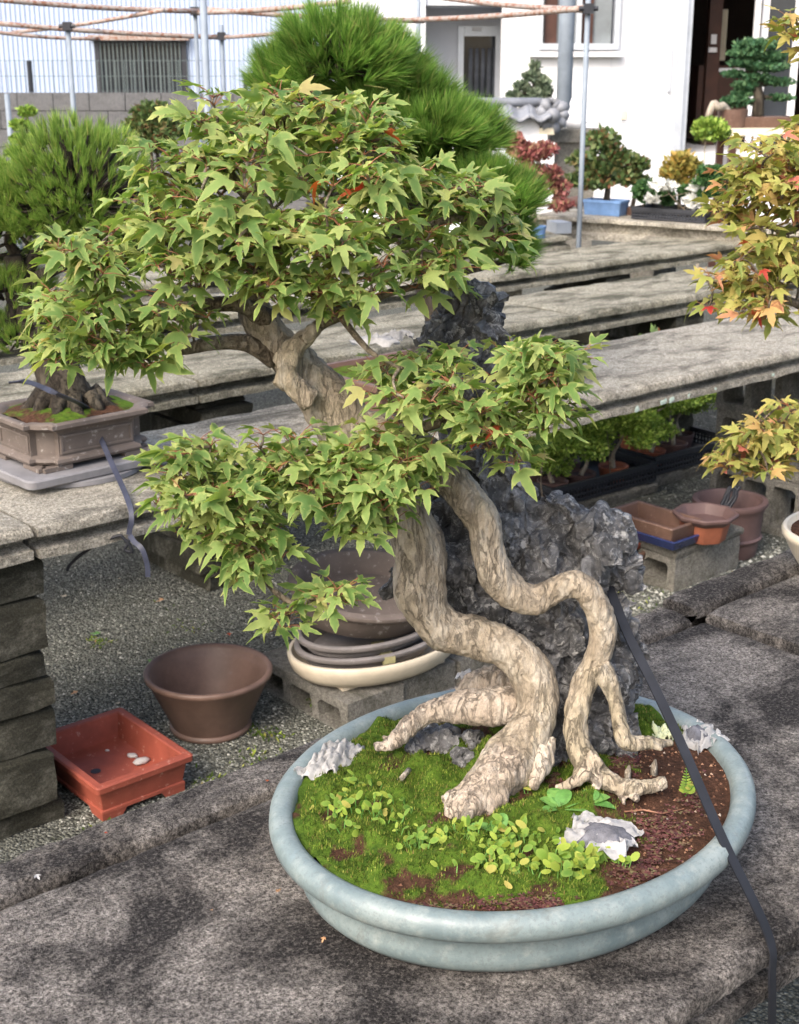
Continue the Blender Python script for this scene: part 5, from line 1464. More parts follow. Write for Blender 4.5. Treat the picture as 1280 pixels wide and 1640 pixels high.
# ---- trunk, roots, branches
TB = Vector((at(850, 1200, 1.5).x, 1.5, .79))
MT = thing('maple_bonsai', 'green trident maple bonsai growing over the jagged stone', 'bonsai', TB)
def wood(name, paths, mat, voxel=.0026, amp=.0022, sm=6):
    m = MB()
    for lst in paths: tube_px(m, lst)
    me = remesh(m, voxel, sm, .5); co, no = mesh_arrays(me); out = co.copy()
    for i in range(len(co)):
        p = Vector(co[i]); w = noise.noise_vector(p * 25) * .01
        s1 = Vector(((p.x + w.x) * 95, (p.y + w.y) * 95, (p.z + w.z) * 34)); s2 = s1 * 2.1
        out[i] += no[i] * (amp * 1.3 * noise.noise(p * 34) + amp * 1.8 * noise.noise(p * 13) - amp * .9 * (.35 - min(.35, abs(noise.noise(s1)))) * 2 + amp * .5 * noise.noise(s2))
    out -= np.array(TB); me.vertices.foreach_set('co', out.ravel()); me.update(); me.materials.clear(); me.materials.append(mat); me.name = name
    me.polygons.foreach_set('use_smooth', [True] * len(me.polygons))
    return obj(name, me, MT)
trunkA = [(400, 455, 1.50, 24.7), (412, 500, 1.50, 32.3), (440, 545, 1.50, 36.1), (480, 590, 1.50, 39.9), (525, 640, 1.50, 49.4), (565, 700, 1.50, 57.0), (610, 770, 1.50, 57.0), (652, 830, 1.50, 49.3), (672, 890, 1.495, 47.5), (672, 950, 1.49, 45.8), (708, 1002, 1.485, 37.8), (770, 1024, 1.48, 35.2), (830, 1052, 1.475, 37.8), (858, 1105, 1.47, 37.8), (855, 1160, 1.455, 37.8), (820, 1215, 1.43, 47.5), (775, 1262, 1.40, 43.7), (745, 1290, 1.375, 32.3)]
stemB = [(590, 690, 1.49, 39.4), (640, 705, 1.48, 41.0), (690, 735, 1.465, 34.4), (735, 785, 1.46, 32.8), (772, 835, 1.46, 31.2), (782, 885, 1.46, 29.5), (805, 935, 1.46, 28.7), (850, 962, 1.46, 27.9), (890, 945, 1.46, 25.4), (925, 935, 1.455, 23.8), (955, 968, 1.455, 23.8), (968, 1015, 1.455, 24.6), (955, 1060, 1.455, 22.1), (932, 1110, 1.45, 21.3), (922, 1165, 1.44, 21.3), (932, 1210, 1.43, 23.0), (972, 1250, 1.41, 21.3), (1020, 1262, 1.40, 18.0), (1068, 1252, 1.41, 13.9)]
knot = [(455, 588, 1.46, 26), (470, 560, 1.46, 22), (495, 535, 1.45, 15), (512, 520, 1.45, 12)]
dead = [(800, 700, 1.62, 10)]
wood('trunk', [trunkA, stemB, knot, [(445, 600, 1.46, 24), (470, 615, 1.455, 20), (500, 640, 1.46, 22)]], MAT['trunk'])
wood('root', [[(850, 1135, 1.48, 34), (800, 1130, 1.49, 32), (740, 1135, 1.50, 27), (690, 1140, 1.505, 22), (655, 1165, 1.50, 18), (625, 1190, 1.49, 12), (600, 1196, 1.49, 6)],
              [(660, 1165, 1.50, 12), (635, 1180, 1.51, 8), (612, 1182, 1.515, 5)]], MAT['root'], .0022, .0026, 3)
wood('root', [[(958, 1062, 1.45, 22), (980, 1105, 1.445, 17), (992, 1150, 1.44, 15), (1003, 1188, 1.43, 16), (1035, 1190, 1.435, 12), (1078, 1190, 1.45, 7)], [(1040, 1190, 1.436, 9), (1062, 1202, 1.43, 5)]], MAT['trunk'], .0022, .0015, 4)
wood('root', [[(868, 1195, 1.43, 17), (862, 1232, 1.41, 13), (852, 1262, 1.395, 8)], [(884, 1180, 1.44, 12), (878, 1225, 1.42, 9), (870, 1240, 1.41, 6)]], MAT['root'], .002, .0018, 3)
wood('root', [[(955, 1215, 1.42, 22), (930, 1245, 1.405, 13), (900, 1262, 1.40, 8)], [(960, 1240, 1.41, 15), (955, 1268, 1.395, 9)], [(1010, 1262, 1.40, 14), (1022, 1285, 1.385, 8)], [(1050, 1255, 1.40, 8), (1062, 1268, 1.395, 4)], [(990, 1255, 1.41, 12), (1000, 1290, 1.385, 5)], [(935, 1225, 1.425, 14), (915, 1252, 1.405, 7), (890, 1262, 1.40, 4)]], MAT['root'], .002, .0018, 3)
wood('root', [[(820, 1215, 1.425, 42), (778, 1262, 1.392, 42), (742, 1293, 1.368, 28), (722, 1304, 1.362, 16), (712, 1322, 1.362, 7)], [(790, 1270, 1.385, 28), (775, 1300, 1.365, 14)], [(760, 1262, 1.395, 24), (725, 1275, 1.38, 14), (706, 1280, 1.375, 8)], [(800, 1250, 1.395, 22), (808, 1288, 1.372, 9)]], MAT['root'], .0024, .003, 3)
wood('root', [[(735, 1110, 1.56, 12), (765, 1092, 1.56, 22), (800, 1088, 1.55, 26), (830, 1100, 1.54, 22)]], MAT['root'], .002, .004, 2)
wood('root', [[(908, 812, 1.565, 6), (892, 828, 1.56, 13), (884, 850, 1.56, 12), (868, 872, 1.56, 5)]], MAT['pale_wood'], .002, .002, 2)
BR = [
    [(425, 510, 1.49, 20), (385, 488, 1.47, 14), (330, 488, 1.46, 13), (260, 492, 1.45, 11), (190, 505, 1.44, 8), (110, 520, 1.44, 4)],
    [(440, 575, 1.49, 18), (395, 550, 1.48, 15), (340, 550, 1.47, 13), (290, 560, 1.46, 10), (250, 548, 1.45, 8), (180, 560, 1.45, 4)],
    [(405, 475, 1.50, 24), (425, 430, 1.50, 24), (465, 385, 1.49, 22), (500, 345, 1.49, 18), (550, 315, 1.49, 12), (610, 290, 1.49, 6)],
    [(480, 370, 1.49, 15), (425, 335, 1.47, 12), (385, 300, 1.46, 10), (365, 265, 1.46, 8), (385, 215, 1.47, 5)],
    [(365, 300, 1.46, 8), (320, 270, 1.46, 6), (280, 285, 1.45, 4)],
    [(500, 350, 1.49, 14), (580, 372, 1.48, 13), (650, 368, 1.48, 11), (730, 350, 1.49, 7), (800, 365, 1.5, 4)],
    [(485, 545, 1.45, 13), (515, 518, 1.45, 11), (560, 500, 1.44, 9), (620, 470, 1.45, 7), (690, 455, 1.47, 4)],
    [(630, 700, 1.46, 14), (690, 680, 1.44, 11), (770, 650, 1.42, 8), (850, 625, 1.42, 6), (920, 595, 1.42, 4)],
    [(600, 770, 1.47, 13), (545, 795, 1.44, 10), (470, 795, 1.42, 8), (390, 785, 1.41, 6), (310, 785, 1.41, 4)],
    [(460, 800, 1.42, 6), (410, 840, 1.39, 6), (385, 875, 1.375, 6), (415, 915, 1.37, 6), (450, 955, 1.365, 5.5), (495, 976, 1.36, 4)],
    [(650, 720, 1.45, 8), (640, 770, 1.41, 6), (615, 815, 1.39, 4)],
    [(430, 425, 1.49, 13), (350, 425, 1.46, 9), (250, 415, 1.45, 6), (140, 410, 1.45, 3)],
    [(560, 310, 1.49, 8), (560, 260, 1.50, 6), (600, 220, 1.51, 4)],
    [(540, 500, 1.44, 7), (590, 560, 1.41, 5), (640, 590, 1.4, 3)],
]
skel = []
for lst in BR:
    m = MB(); P, rad = tube_px(m, lst, 9, 6); skel += P
    part('branch', m, MAT['branch'], MT, True)
pads = [(400, 190, 100, 40, 1.50, .08, 24), (520, 205, 100, 45, 1.5, .08, 24), (590, 235, 60, 35, 1.5, .07, 10), (290, 275, 80, 45, 1.46, .08, 18), (410, 275, 100, 50, 1.42, .08, 22), (540, 290, 90, 45, 1.42, .07, 18), (640, 300, 80, 40, 1.46, .08, 15), (730, 330, 75, 40, 1.50, .07, 15), (770, 385, 50, 35, 1.5, .06, 9),
        (210, 355, 75, 35, 1.45, .08, 15), (120, 420, 60, 40, 1.45, .07, 12), (220, 430, 80, 45, 1.40, .07, 17), (85, 500, 55, 35, 1.44, .06, 10), (160, 520, 80, 40, 1.42, .06, 14), (240, 550, 60, 25, 1.42, .05, 7), (330, 350, 80, 45, 1.41, .06, 15), (310, 430, 70, 35, 1.42, .06, 11),
        (400, 390, 90, 45, 1.40, .06, 18), (520, 385, 90, 45, 1.385, .06, 20), (480, 460, 80, 28, 1.40, .05, 11), (590, 440, 70, 45, 1.40, .06, 14), (620, 370, 80, 40, 1.42, .06, 14), (700, 430, 55, 45, 1.45, .05, 10), (550, 500, 50, 20, 1.42, .04, 4), (130, 570, 60, 22, 1.44, .04, 6), (215, 580, 50, 18, 1.43, .04, 4), (300, 480, 70, 40, 1.43, .06, 8), (175, 460, 80, 55, 1.43, .06, 8), (330, 545, 50, 25, 1.45, .05, 4),
        (660, 640, 60, 40, 1.40, .05, 11), (750, 640, 75, 55, 1.385, .06, 20), (850, 610, 60, 45, 1.40, .06, 15), (760, 580, 90, 25, 1.44, .05, 11), (890, 590, 40, 32, 1.41, .05, 8), (875, 660, 35, 35, 1.39, .04, 6), (800, 700, 50, 25, 1.375, .04, 6), (615, 610, 25, 30, 1.42, .04, 4),
        (330, 745, 60, 35, 1.38, .05, 12), (430, 735, 80, 40, 1.38, .06, 15), (530, 740, 60, 35, 1.40, .05, 9), (300, 800, 55, 40, 1.37, .05, 11), (390, 800, 70, 40, 1.37, .05, 13), (480, 810, 60, 35, 1.37, .05, 10), (350, 850, 60, 30, 1.36, .04, 7), (440, 870, 45, 30, 1.36, .03, 5), (570, 790, 40, 30, 1.38, .04, 6),
        (625, 785, 55, 45, 1.37, .04, 11), (650, 745, 45, 30, 1.385, .04, 6), (600, 715, 40, 25, 1.40, .04, 4), (690, 740, 25, 18, 1.38, .03, 2), (835, 735, 22, 22, 1.38, .03, 2), (590, 840, 35, 22, 1.365, .03, 4), (520, 950, 32, 18, 1.355, .03, 3), (455, 995, 22, 20, 1.35, .02, 3), (395, 915, 25, 20, 1.36, .03, 3), (545, 955, 20, 12, 1.355, .02, 1)]
LV = Leaves(21); stalks = MB(); tips = []; tw = MB(); r = random.Random(33)
for (px, py, rx, ry, Y, dy, n) in pads:
    for _ in range(int(n * 2.5 + .5)):
        while True:
            a, b, c = r.uniform(-1, 1), r.uniform(-1, 1), r.uniform(-1, 1)
            if a * a + b * b + c * c <= 1: break
        p = at(px + a * rx * 1.08, py + b * ry * 1.08, Y + c * dy)
        if noise.noise(p * 17 + Vector((3, 1, 4))) < -.03 and r.random() < (.9 if not (px > 520 and py > 660) else .25): continue
        tips.append(p)
        LV.whorl(p, r.choice((3, 4, 4, 5, 5, 6)), .0262, stalks, (0, -.3, 0))
grow(skel, tips, tw)
part('twigs', tw, MAT['branch'], MT, True, 'stuff')
part('leaf_stalks', stalks, MAT['petiole'], MT, False, 'stuff')
LV.build(MT, MAT['leaf'], 300, [(548, 300), (575, 304), (516, 310), (768, 708), (797, 690), (610, 205)], MAT['leaf_red'])

# ================================================================== the maple at the right
rp_ = on(1352, 905, .715)
rot = .2
RPOT = thing('oval_pot', 'cream glazed pot cut off by the picture edge on the raised slab', 'pot', (rp_.x, rp_.y, .716), BANG)
kx = rp_.x
m = pot_mb(oval(.135, .11, 48), [(-.06, 0), (-.04, 0), (-.02, .03), (-.006, .058), (-.001, .064), (0, .072), (-.003, .077), (-.009, .077), (-.013, .072), (-.02, .062), (-.06, .064)])
lpart('body', m, MAT['cream_glaze'], RPOT, 50)
m = MB(); m.tube([(0, 0, .058), (0, 0, .068)], [.112, .10], 24); lpart('soil', m, MAT['soil'], RPOT)
bs = Vector((rp_.x + .02, rp_.y, .78))
RM = thing('autumn_maple', 'maple bonsai with yellow-green and orange leaves at the picture edge', 'bonsai', bs)
Yr = bs.y
def tp_(px, py, dY=0): return tuple(at(px, py, Yr + dY))
m = MB(); P = [Vector(v) for v in bez([tuple(bs), tp_(1385, 720), tp_(1350, 560), tp_(1390, 400), tp_(1360, 250), tp_(1370, 90)], 6)]
m.tube(P, taper(len(P), .045, .012), 12); part('trunk', m, MAT['trunk'], RM, True)
skel = []
for lst in ([(1370, 640), (1320, 700), (1260, 715), (1200, 720), (1170, 735)], [(1352, 560), (1300, 500), (1230, 470), (1170, 455), (1135, 450)], [(1385, 420), (1320, 340), (1260, 300), (1200, 310), (1170, 340)], [(1365, 260), (1310, 240), (1250, 225)], [(1300, 340), (1260, 370), (1200, 345), (1160, 330)], [(1370, 120), (1310, 70), (1280, 55)], [(1350, 560), (1310, 590), (1280, 650), (1265, 690)]):
    pts = [Vector(v) for v in bez([tp_(a, b, rnd.uniform(-.05, .05)) for a, b in lst], 5)]; skel += pts
    m = MB(); m.tube(pts, taper(len(pts), .010, .0025), 7); part('branch', m, MAT['branch'], RM, True)
LR = Leaves(77); stalks = MB(); tips = []; tw = MB(); r = random.Random(5)
for (px, py, rx, ry, dY, dy, n) in [(1235, 245, 50, 35, -.05, .1, 15), (1200, 300, 45, 40, -.05, .1, 15), (1260, 310, 50, 50, -.08, .1, 18), (1180, 345, 35, 25, -.04, .08, 9), (1215, 375, 30, 20, -.05, .08, 5), (1320, 250, 60, 60, 0, .12, 14), (1320, 370, 60, 60, 0, .12, 10),
                                    (1180, 440, 45, 35, -.04, .09, 13), (1230, 430, 45, 45, -.06, .1, 15), (1160, 480, 35, 28, -.04, .07, 9), (1215, 500, 40, 28, -.06, .08, 9), (1265, 420, 40, 45, -.04, .1, 10), (1320, 470, 50, 50, 0, .1, 8),
                                    (1240, 665, 40, 30, -.05, .08, 9), (1200, 700, 40, 28, -.05, .08, 12), (1175, 740, 22, 20, -.04, .06, 5), (1250, 720, 40, 35, -.05, .09, 12), (1220, 750, 30, 20, -.05, .07, 5), (1310, 690, 40, 50, 0, .1, 7), (1272, 48, 16, 22, -.02, .05, 4), (1320, 70, 40, 40, 0, .1, 6), (1290, 320, 30, 20, -.12, .03, 3)]:
    for _ in range(int(n * 2.0)):
        while True:
            a, b, c = r.uniform(-1, 1), r.uniform(-1, 1), r.uniform(-1, 1)
            if a * a + b * b + c * c <= 1: break
        p = at(px + a * rx * 1.05, py + b * ry, Yr + dY + c * dy)
        if noise.noise(p * 13) < -.08 and r.random() < .7: continue
        tips.append(p)
        LR.whorl(p, r.choice((4, 5, 5, 6)), .031, stalks, (-.2, -.35, 0))
grow(skel, tips, tw, .003, .0013)
part('twigs', tw, MAT['branch'], RM, True, 'stuff')
part('leaf_stalks', stalks, MAT['petiole'], RM, False, 'stuff')
LR.build(RM, MAT['leaf_autumn'], 300, [(1113, 487), (1207, 492), (1215, 500), (1190, 400), (1216, 428)], MAT['leaf_red'])

# ================================================================== small plants in the pot
def disc_leaf(n=9):
    m = MB(); vs = []; at_ = []
    for i in range(n):
        w = 2 * math.pi * i / n; x, y = .42 * math.sin(w), .5 - .5 * math.cos(w); vs.append((x, y, .25 * x * x - .12 * y * y)); at_.append((1, .001))
    vs.append((0, .5, .035)); at_.append((0.001, .001)); m.add(vs, [(i, n, (i + 1) % n) for i in range(n)], at_); return m
me_disc = disc_leaf().mesh('leaf', MAT['fern_leaf'], True)
def orient(o, pos, ydir, nrm, s, base):
    y = Vector(ydir).normalized(); x = y.cross(Vector(nrm)).normalized(); z = x.cross(y)
    m_ = Matrix(((x.x, y.x, z.x, pos.x - base.x), (x.y, y.y, z.y, pos.y - base.y), (x.z, y.z, z.z, pos.z - base.z), (0, 0, 0, 1))); o.matrix_local = m_ @ Matrix.Diagonal((s[0], s[1], s[1], 1))
def round_fern(label, spots, seed, size=.011):
    r = random.Random(seed); b0 = soil_at(*spots[0][:2])
    t = thing('creeping_fern', label, 'plant', b0, 0, 'round leaved ferns in the moss'); st = MB()
    for (px, py, n, sp) in spots:
        for _ in range(int(n * 1.6)):
            p = soil_at(px + r.gauss(0, sp), py + r.gauss(0, sp * .6)); h = r.uniform(.006, .016)
            tip = p + Vector((r.uniform(-.005, .005), r.uniform(-.006, .003), h)); st.tube([p - Vector((0, 0, .002)), tip], [.0007, .0006], 3, False)
            a = r.random() * 6.283; o_ = Vector((math.cos(a), math.sin(a) - .3, r.uniform(-.2, 1.2)))
            o = obj('leaf', me_disc, t); s = size * r.uniform(.65, 1.3); orient(o, tip, o_, Vector((r.uniform(-1, 1), -.9 + r.uniform(-.4, .6), r.uniform(.1, 1))), (s * r.uniform(.55, .9), s * 1.1), b0)
    part('stems', st, MAT['weed'], t, False, 'stuff')
round_fern('creeping fern with round yellow-green leaves near the white tissue at the pot edge', [(545, 1295, 8, 16), (530, 1305, 7, 12), (568, 1275, 6, 14), (560, 1330, 4, 12), (590, 1270, 5, 14), (580, 1300, 5, 16)], 1, .010)
round_fern('sparse round leaved fern in the moss between tissue and trunk foot', [(610, 1315, 6, 10), (640, 1290, 4, 12), (605, 1305, 4, 8)], 2, .010)
round_fern('small yellow-green fern patch at the centre front of the moss', [(670, 1355, 14, 16), (700, 1350, 8, 14), (722, 1345, 6, 12), (650, 1330, 5, 14)], 3, .009)
round_fern('dense round leaved fern patch below the thick trunk foot', [(800, 1350, 22, 18), (820, 1380, 14, 16), (790, 1380, 8, 14), (760, 1340, 7, 14), (840, 1345, 12, 14), (770, 1395, 6, 12), (740, 1340, 8, 14), (865, 1370, 8, 14), (850, 1400, 7, 16), (720, 1385, 5, 16), (800, 1410, 5, 14)], 4, .010)
round_fern('cluster of larger round fern leaves beside the torn paper packet', [(925, 1385, 22, 16), (940, 1400, 10, 12), (890, 1395, 10, 14), (960, 1385, 6, 10), (1000, 1390, 4, 8)], 5, .0125)
round_fern('few round fern leaves between the trunk foot and small roots', [(835, 1268, 6, 7), (842, 1258, 4, 6)], 6, .010)
# broad leaved weeds
def broad_weed(label, px, py, specs, seed):
    b0 = soil_at(px, py); t = thing('broad_weed', label, 'plant', b0, 0, 'broad leaved weeds in the pot'); r = random.Random(seed)
    for (az, el, L, W) in specs:
        m = MB(); n = 8; vs = []; at_ = []
        d = Vector((math.cos(R(az)), math.sin(R(az)), 0)); sd_ = Vector((-d.y, d.x, 0))
        for i in range(n + 1):
            f = i / n; w = W * math.sin(math.pi * min(1, f * .93 + .07)) ** .7 * (1 if f > .22 else .35); pz = L * (f * math.sin(R(el)) - .35 * f * f)
            c = d * (L * f * math.cos(R(el))) + Vector((0, 0, pz + .003))
            for k_ in (-1, 0, 1): vs.append(c + sd_ * (w * k_ * .5) + Vector((0, 0, .12 * w * abs(k_)))); at_.append((abs(k_) * .8 + .001, r.random() * .2 + .001))
        m.add(vs, [(i * 3 + k_, i * 3 + k_ + 1, i * 3 + k_ + 4, i * 3 + k_ + 3) for i in range(n) for k_ in (0, 1)], at_)
        lpart('leaf', m, MAT['weed'], t, True)
broad_weed('broad leaved green weed behind the torn paper packet', 895, 1300, [(100, 40, .038, .02), (60, 45, .036, .019), (150, 35, .03, .016), (20, 30, .034, .018), (-150, 25, .03, .014), (-10, 20, .035, .016)], 1)
broad_weed('broad leaved weed with round leaves right of the torn paper packet', 945, 1292, [(80, 45, .026, .02), (20, 30, .03, .016), (-20, 20, .032, .014)], 2)
broad_weed('long leaved grey-green weed in the dense fern patch', 800, 1340, [(165, 30, .04, .014), (75, 50, .034, .015), (120, 40, .024, .012), (-100, 20, .02, .009), (-60, 15, .022, .009)], 3)
# little fern frond
b0 = soil_at(1098, 1275); t = thing('fern_frond', 'tiny upright fern frond at the right of the soil', 'plant', b0); st = MB()
me_f = None
for q, (ang, L) in enumerate(((-4, .042), (28, .03))):
    pts = [b0 + Vector((math.sin(R(ang)) * L * f, -.008 * f, L * f)) for f in (0, .33, .66, 1)]; st.tube(pts, .0006, 4)
    for i in range(9):
        f = .15 + i * .1; c = pts[0].lerp(pts[-1], f)
        for s in (-1, 1):
            o = obj('leaflet', me_disc, t); orient(o, c, Vector((s, -.2, .5)), Vector((0, -1, .4)), (.005 * (1.15 - f), .009 * (1.2 - f)), b0)
part('stem', st, MAT['weed'], t)
# dark red oxalis and soil litter
r = random.Random(9); m = MB()
for (px, py, sx, sy, n) in ((1060, 1340, 45, 40, 190), (1020, 1400, 40, 22, 150), (850, 1455, 90, 12, 190), (700, 1462, 50, 8, 60), (1000, 1225, 25, 14, 60), (890, 1255, 12, 10, 30), (560, 1440, 30, 8, 24), (690, 1335, 12, 8, 14), (1110, 1280, 16, 30, 50)):
    for _ in range(n):
        u, v = px + r.gauss(0, sx * .55), py + r.gauss(0, sy * .55); p = soil_at(u, v); x, y = to_pot(p)
        if (x / .275) ** 2 + (y / .23) ** 2 > 1: continue
        h = r.uniform(.002, .007); a0 = r.random() * 6.283
        for k_ in range(3):
            a = a0 + 2.094 * k_; d = Vector((math.cos(a), math.sin(a), r.uniform(-.1, .25))); s = Vector((-math.sin(a), math.cos(a), 0)); L = r.uniform(.003, .0055); c = p + Vector((0, 0, h))
            m.add([c, c + d * L * .8 + s * L * .55, c + d * L * .75, c + d * L * .8 - s * L * .55], [(0, 1, 2), (0, 2, 3)])
o = obj('oxalis', m.mesh('oxalis', MAT['oxalis'], False, PC), None, PC); tag(o, 'tiny dark red clover creeping over the bare soil', 'ground cover', kind='stuff')
r = random.Random(19); m = MB()
for _ in range(2600):
    w = r.random() * 6.283; q = math.sqrt(r.random()); x, y = .276 * q * math.cos(w), .231 * q * math.sin(w)
    if moss_amount(x, y) > .45: continue
    p = from_pot(x, y); s = r.uniform(.0008, .0028); a = r.random() * 6
    m.add([p + Vector((math.cos(a + k_ * 2.09) * s, math.sin(a + k_ * 2.09) * s, 0)) for k_ in range(3)] + [p + Vector((0, 0, s))], [(0, 1, 3), (1, 2, 3), (2, 0, 3)])
MAT['grit_soil'] = island_mat('soil_grit', [(0, (.06, .03, .02)), (.5, (.16, .08, .05)), (.9, (.28, .16, .1)), (1, (.45, .4, .34))], .95, 0, .1)
o = obj('soil_grit', m.mesh('soil_grit', MAT['grit_soil'], False, PC), None, PC); tag(o, 'reddish soil crumbs on the bare earth of the pot', 'soil', kind='stuff')

# tissue packets of fertiliser
def packet(label, px, py, w, h, rz, seed, lift, cake=None, mat='paper', tilt=(0, 0)):
    p = soil_at(px, py); t = thing('tissue_packet', label, 'paper packet', p + Vector((0, 0, .001)), R(rz), 'tissue packets of fertiliser')
    m = paper_sheet(w * .98, h * 1.02, seed, lift * .75, 26); lpart('tissue', m, MAT[mat], t, True, (0, 0, 0), (tilt[0], tilt[1], 0))
    if cake:
        m = MB(); n = 14; vs = []
        for i in range(n):
            for j in range(n):
                x = (i / (n - 1) - .5) * cake[0]; y = (j / (n - 1) - .5) * cake[1]; e = max(abs(i / (n - 1) - .5), abs(j / (n - 1) - .5)) * 2
                q = Vector((x * 160, y * 160, seed)); k_ = 1 + .3 * noise.noise(q * .5)
                vs.append((x * k_ + cake[2], y * k_ + cake[3], lift * .95 * (1 - .8 * e ** 3) + .003 * noise.noise(q)))
        m.add(vs, [(i * n + j, (i + 1) * n + j, (i + 1) * n + j + 1, i * n + j + 1) for i in range(n - 1) for j in range(n - 1)]); lpart('fertiliser_cake', m, MAT['cake'], t, 50)
    return t
packet('white crumpled tissue packet hanging at the pot edge beside ferns', 535, 1226, .095, .042, 62, 3, .026)
packet('torn tissue packet showing grey fertiliser in front of the roots', 962, 1348, .085, .058, -18, 5, .02, (.05, .036, .004, -.002))
packet('crumpled black and white tissue packet near the back rim', 1118, 1190, .06, .05, 30, 7, .024, (.03, .03, -.004, 0))
packet('small yellowed tissue packet beside the right root', 1062, 1185, .032, .03, 60, 8, .022, None, 'paper_green')
packet('tissue packet half hidden behind the left root', 770, 1098, .06, .04, 10, 9, .026, None, 'paper')
# twig and bits
m = MB(); m.tube([soil_at(640, 1260) + Vector((0, 0, .008)), soil_at(655, 1245) + Vector((0, 0, .01))], .0035, 6); single('twig_piece', m, MAT['pale_wood'], 'short pale twig piece on the moss', 'twig', soil_at(640, 1260), True)
m = MB(); m.tube([soil_at(x_, y_) + Vector((0, 0, .004)) for x_, y_ in ((1000, 1305), (1030, 1302), (1060, 1308), (1095, 1300))], [.001, .0012, .001, .0006], 5); single('rootlet', m, MAT['twig'], 'thin brown rootlet lying on the bare soil', 'rootlet', soil_at(1000, 1305))
for i, (px, py) in enumerate(((1005, 1250), (1047, 1240))):
    p = soil_at(px, py); m = MB(); m.tube([p - Vector((0, 0, .003)), p + Vector((0, 0, .012)), p + Vector((.001, 0, .02))], [.0045, .004, .001], 7); single('wooden_peg', m, MAT['pale_wood'], ['pale peg stub nearer the thick right root', 'pale peg stub beside the thin right root'][i], 'peg', p, True)

# ================================================================== straps, hose, litter
def ribbon(name, pts, w, label, mat, side, k=6, th=.0012, twist=None):
    P = [Vector(v[:3]) for v in bez([tuple(p) for p in pts], k)]; m = MB(); n = len(P); rings = []
    for i, p in enumerate(P):
        t_ = (P[min(i + 1, n - 1)] - P[max(i - 1, 0)]).normalized()
        f = i / (n - 1); s_ = Vector(side(f)).normalized(); s_ = (s_ - t_ * s_.dot(t_)).normalized(); nn = t_.cross(s_)
        rings.append([p + s_ * w / 2 + nn * th, p - s_ * w / 2 + nn * th, p - s_ * w / 2 - nn * th, p + s_ * w / 2 - nn * th])
    m.rings(rings); return single(name, m, MAT[mat], label, 'strap', P[-1], 40)
rimp = on(1158, 1348, .7925)
edge = on(1230, 1502, .703)
e_n = .683
def side_pt(z, px): s = bench_s(px, e_n, z); return bp(s, e_n - .002, z)
ribbon('black_strap', [at(962, 905, 1.56), at(985, 965, 1.52), at(1010, 1025, 1.485), at(1048, 1100, 1.45), at(1095, 1200, 1.385), rimp + Vector((0, 0, .002)), edge + Vector((0, 0, .004)), side_pt(.66, 1234), side_pt(.60, 1234), side_pt(.50, 1232)], .0115,
       'black strap from the stone over the pot rim to the bench edge', 'strap', lambda f: Vector((1, .35, .1)).lerp(BD, min(1, max(0, (f - .4) / .3))))
# strap on the panelled pot
pz = PZ + .111
k0 = on(20, 612, pz + .02)
ribbon('navy_strap', [on(14, 613, pz + .09), on(45, 612, pz + .09), on(90, 630, pz + .09), on(139, 653, pz + .008), on(150, 672, pz - .025) + Vector((.0, -.01, 0)), at(176, 735, q0.y + .12), bp(bench_s(208, 2.487, .69), 2.483, .697), bp(bench_s(206, 2.48, .64), 2.478, .64)], .012,
       'faded navy strap over the panelled pot tied to the bench edge', 'strap_blue', lambda f: (.9, -.2, .3))
kb = bp(bench_s(206, 2.48, .64), 2.474, .64); Yk = kb.y - .004
m = MB(); m.tube([Vector(v) for v in bez([tuple(kb), tuple(at(204, 872, Yk)), tuple(at(200, 880, Yk)), tuple(at(212, 884, Yk)), tuple(at(207, 872, Yk)), tuple(at(198, 862, Yk)), tuple(at(190, 858, Yk)), tuple(at(160, 870, Yk)), tuple(at(130, 888, Yk)), tuple(at(112, 905, Yk)), tuple(at(108, 914, Yk))], 5)], .0035, 6)
single('strap_knot', m, MAT['strap'], 'black knotted cord end below the bench edge', 'cord', kb, True)
ribbon('strap_tail', [kb, at(215, 868, Yk - .01), at(228, 880, Yk - .02), at(236, 905, Yk - .02), at(237, 924, Yk - .02)], .011, 'short navy strap tail hanging from the knotted cord', 'strap_blue', lambda f: (1, 0, 0))
m = MB(); m.tube([Vector(v) for v in bez([tuple(on(470, 1205, .03)), tuple(on(548, 1172, .02)), tuple(on(640, 1118, .02)), tuple(on(700, 1085, .03)), tuple(on(780, 1038, .05)), tuple(on(900, 985, .02))], 6)], .006, 6)
single('black_hose', m, MAT['black_plastic'], 'thin black hose running along the ground past the hollow blocks', 'hose', on(548, 1172, .02), True)
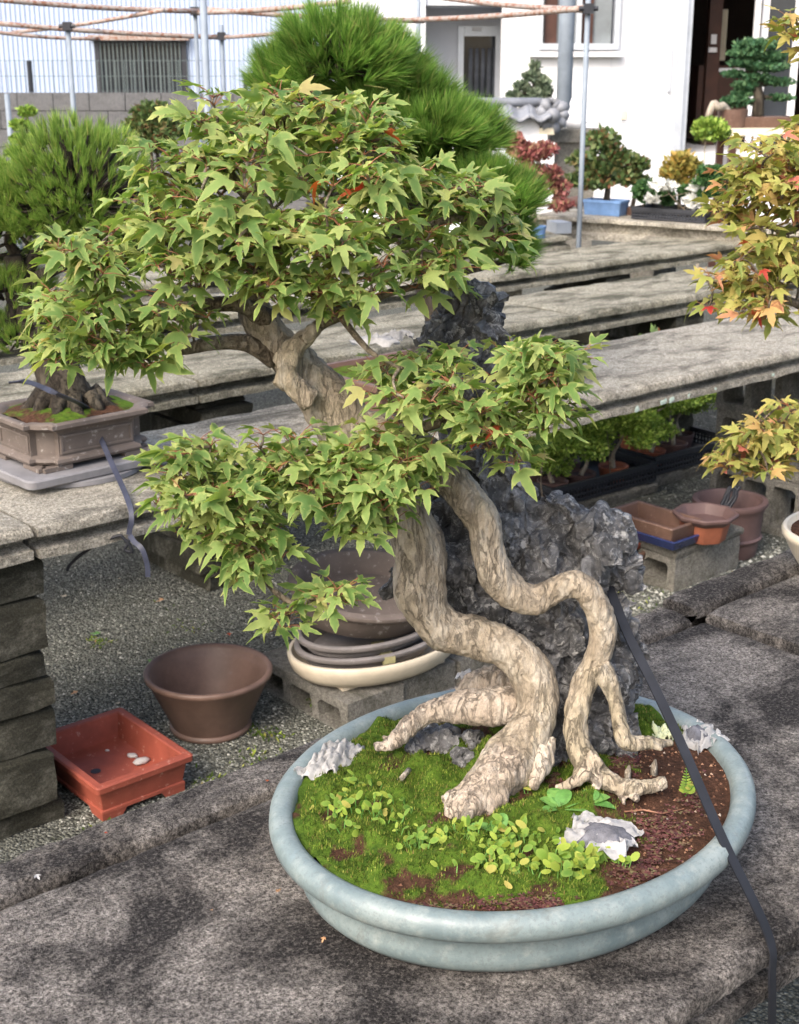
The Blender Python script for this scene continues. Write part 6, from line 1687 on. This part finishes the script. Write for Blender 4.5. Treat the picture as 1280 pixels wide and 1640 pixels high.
# fallen leaves
for i, (px, py, z, s, mt, lab) in enumerate(((102, 961, 0, .028, 'dead_leaf_pale', 'pale dry leaf on gravel near the bench leg'), (263, 966, 0, .03, 'dead_leaf', 'tan dry leaf on gravel right of the hanging cord'), (367, 1018, 0, .018, 'leaf_red', 'small red leaf on gravel above the round pot'), (190, 930, 0, .012, 'dead_leaf_pale', 'tiny pale leaf on gravel below the cord'),
                                             (190, 1131, 0, .018, 'dead_leaf_pale', 'pale leaf on gravel right behind the red pot'), (125, 1112, 0, .02, 'dead_leaf', 'brown leaf on gravel between leg and red pot'), (58, 1408, .7, .014, 'paper', 'white paper scrap on the dark bench corner'), (443, 1434, .7, .011, 'dead_leaf', 'orange leaf bit on the bench left of the pot'),
                                             (341, 1463, .7, .006, 'dead_leaf', 'tiny orange fleck on the bench'), (520, 1507, .7, .010, 'dead_leaf', 'orange leaf bit on the bench below the pot wall'), (168, 1338, .7, .007, 'leaf_red', 'tiny yellow leaf fleck on the bench far edge'), (428, 1257, .7, .012, 'leaf_red', 'thin red leaf bit on the bench strip'),
                                             (160, 1020, 0, .03, 'weed', 'small green weed tuft on the gravel'), (240, 1060, 0, .014, 'weed', 'tiny green weed left of the round pot'))):
    p = on(px, py, z); V, F, A = LEAF[i % 5]; m = MB(); rz = Matrix.Rotation(i * 1.7, 3, 'Z')
    s *= 1 if z < .5 else .65
    m.add([rz @ Vector((v[0] * s, v[1] * s, v[2] * s * .8 + s * .3)) + p + Vector((0, 0, .003)) for v in V], F, [(a, .3) for a in A])
    single('fallen_leaf' if mt not in ('paper', 'weed') else ('paper_scrap' if mt == 'paper' else 'ground_weed'), m, MAT[mt], lab, 'leaf' if mt not in ('paper', 'weed') else ('paper' if mt == 'paper' else 'weed'), p, True)
r = random.Random(2); m = MB()
for (px, py, n, sp) in ((400, 1170, 14, 10), (445, 1180, 14, 14), (430, 1225, 30, 30), (300, 1000, 10, 30), (160, 1030, 14, 10), (1160, 960, 30, 40), (1050, 975, 30, 40), (180, 1330, 26, 16), (340, 1260, 26, 20), (505, 1130, 8, 10)):
    for _ in range(n * 4):
        p = on(px + r.gauss(0, sp), py + r.gauss(0, sp * .5), 0); a = r.random() * 6; L = r.uniform(.006, .016); d = Vector((math.cos(a), math.sin(a), r.uniform(.2, 1))) * L; s = Vector((-math.sin(a), math.cos(a), 0)) * L * .22
        m.add([p, p + d * .5 + s, p + d, p + d * .5 - s], [(0, 1, 2, 3)])
o = obj('weeds', m.mesh('weeds', MAT['moss'])); tag(o, 'tiny green weeds sprouting in the gravel', 'weeds', kind='stuff')
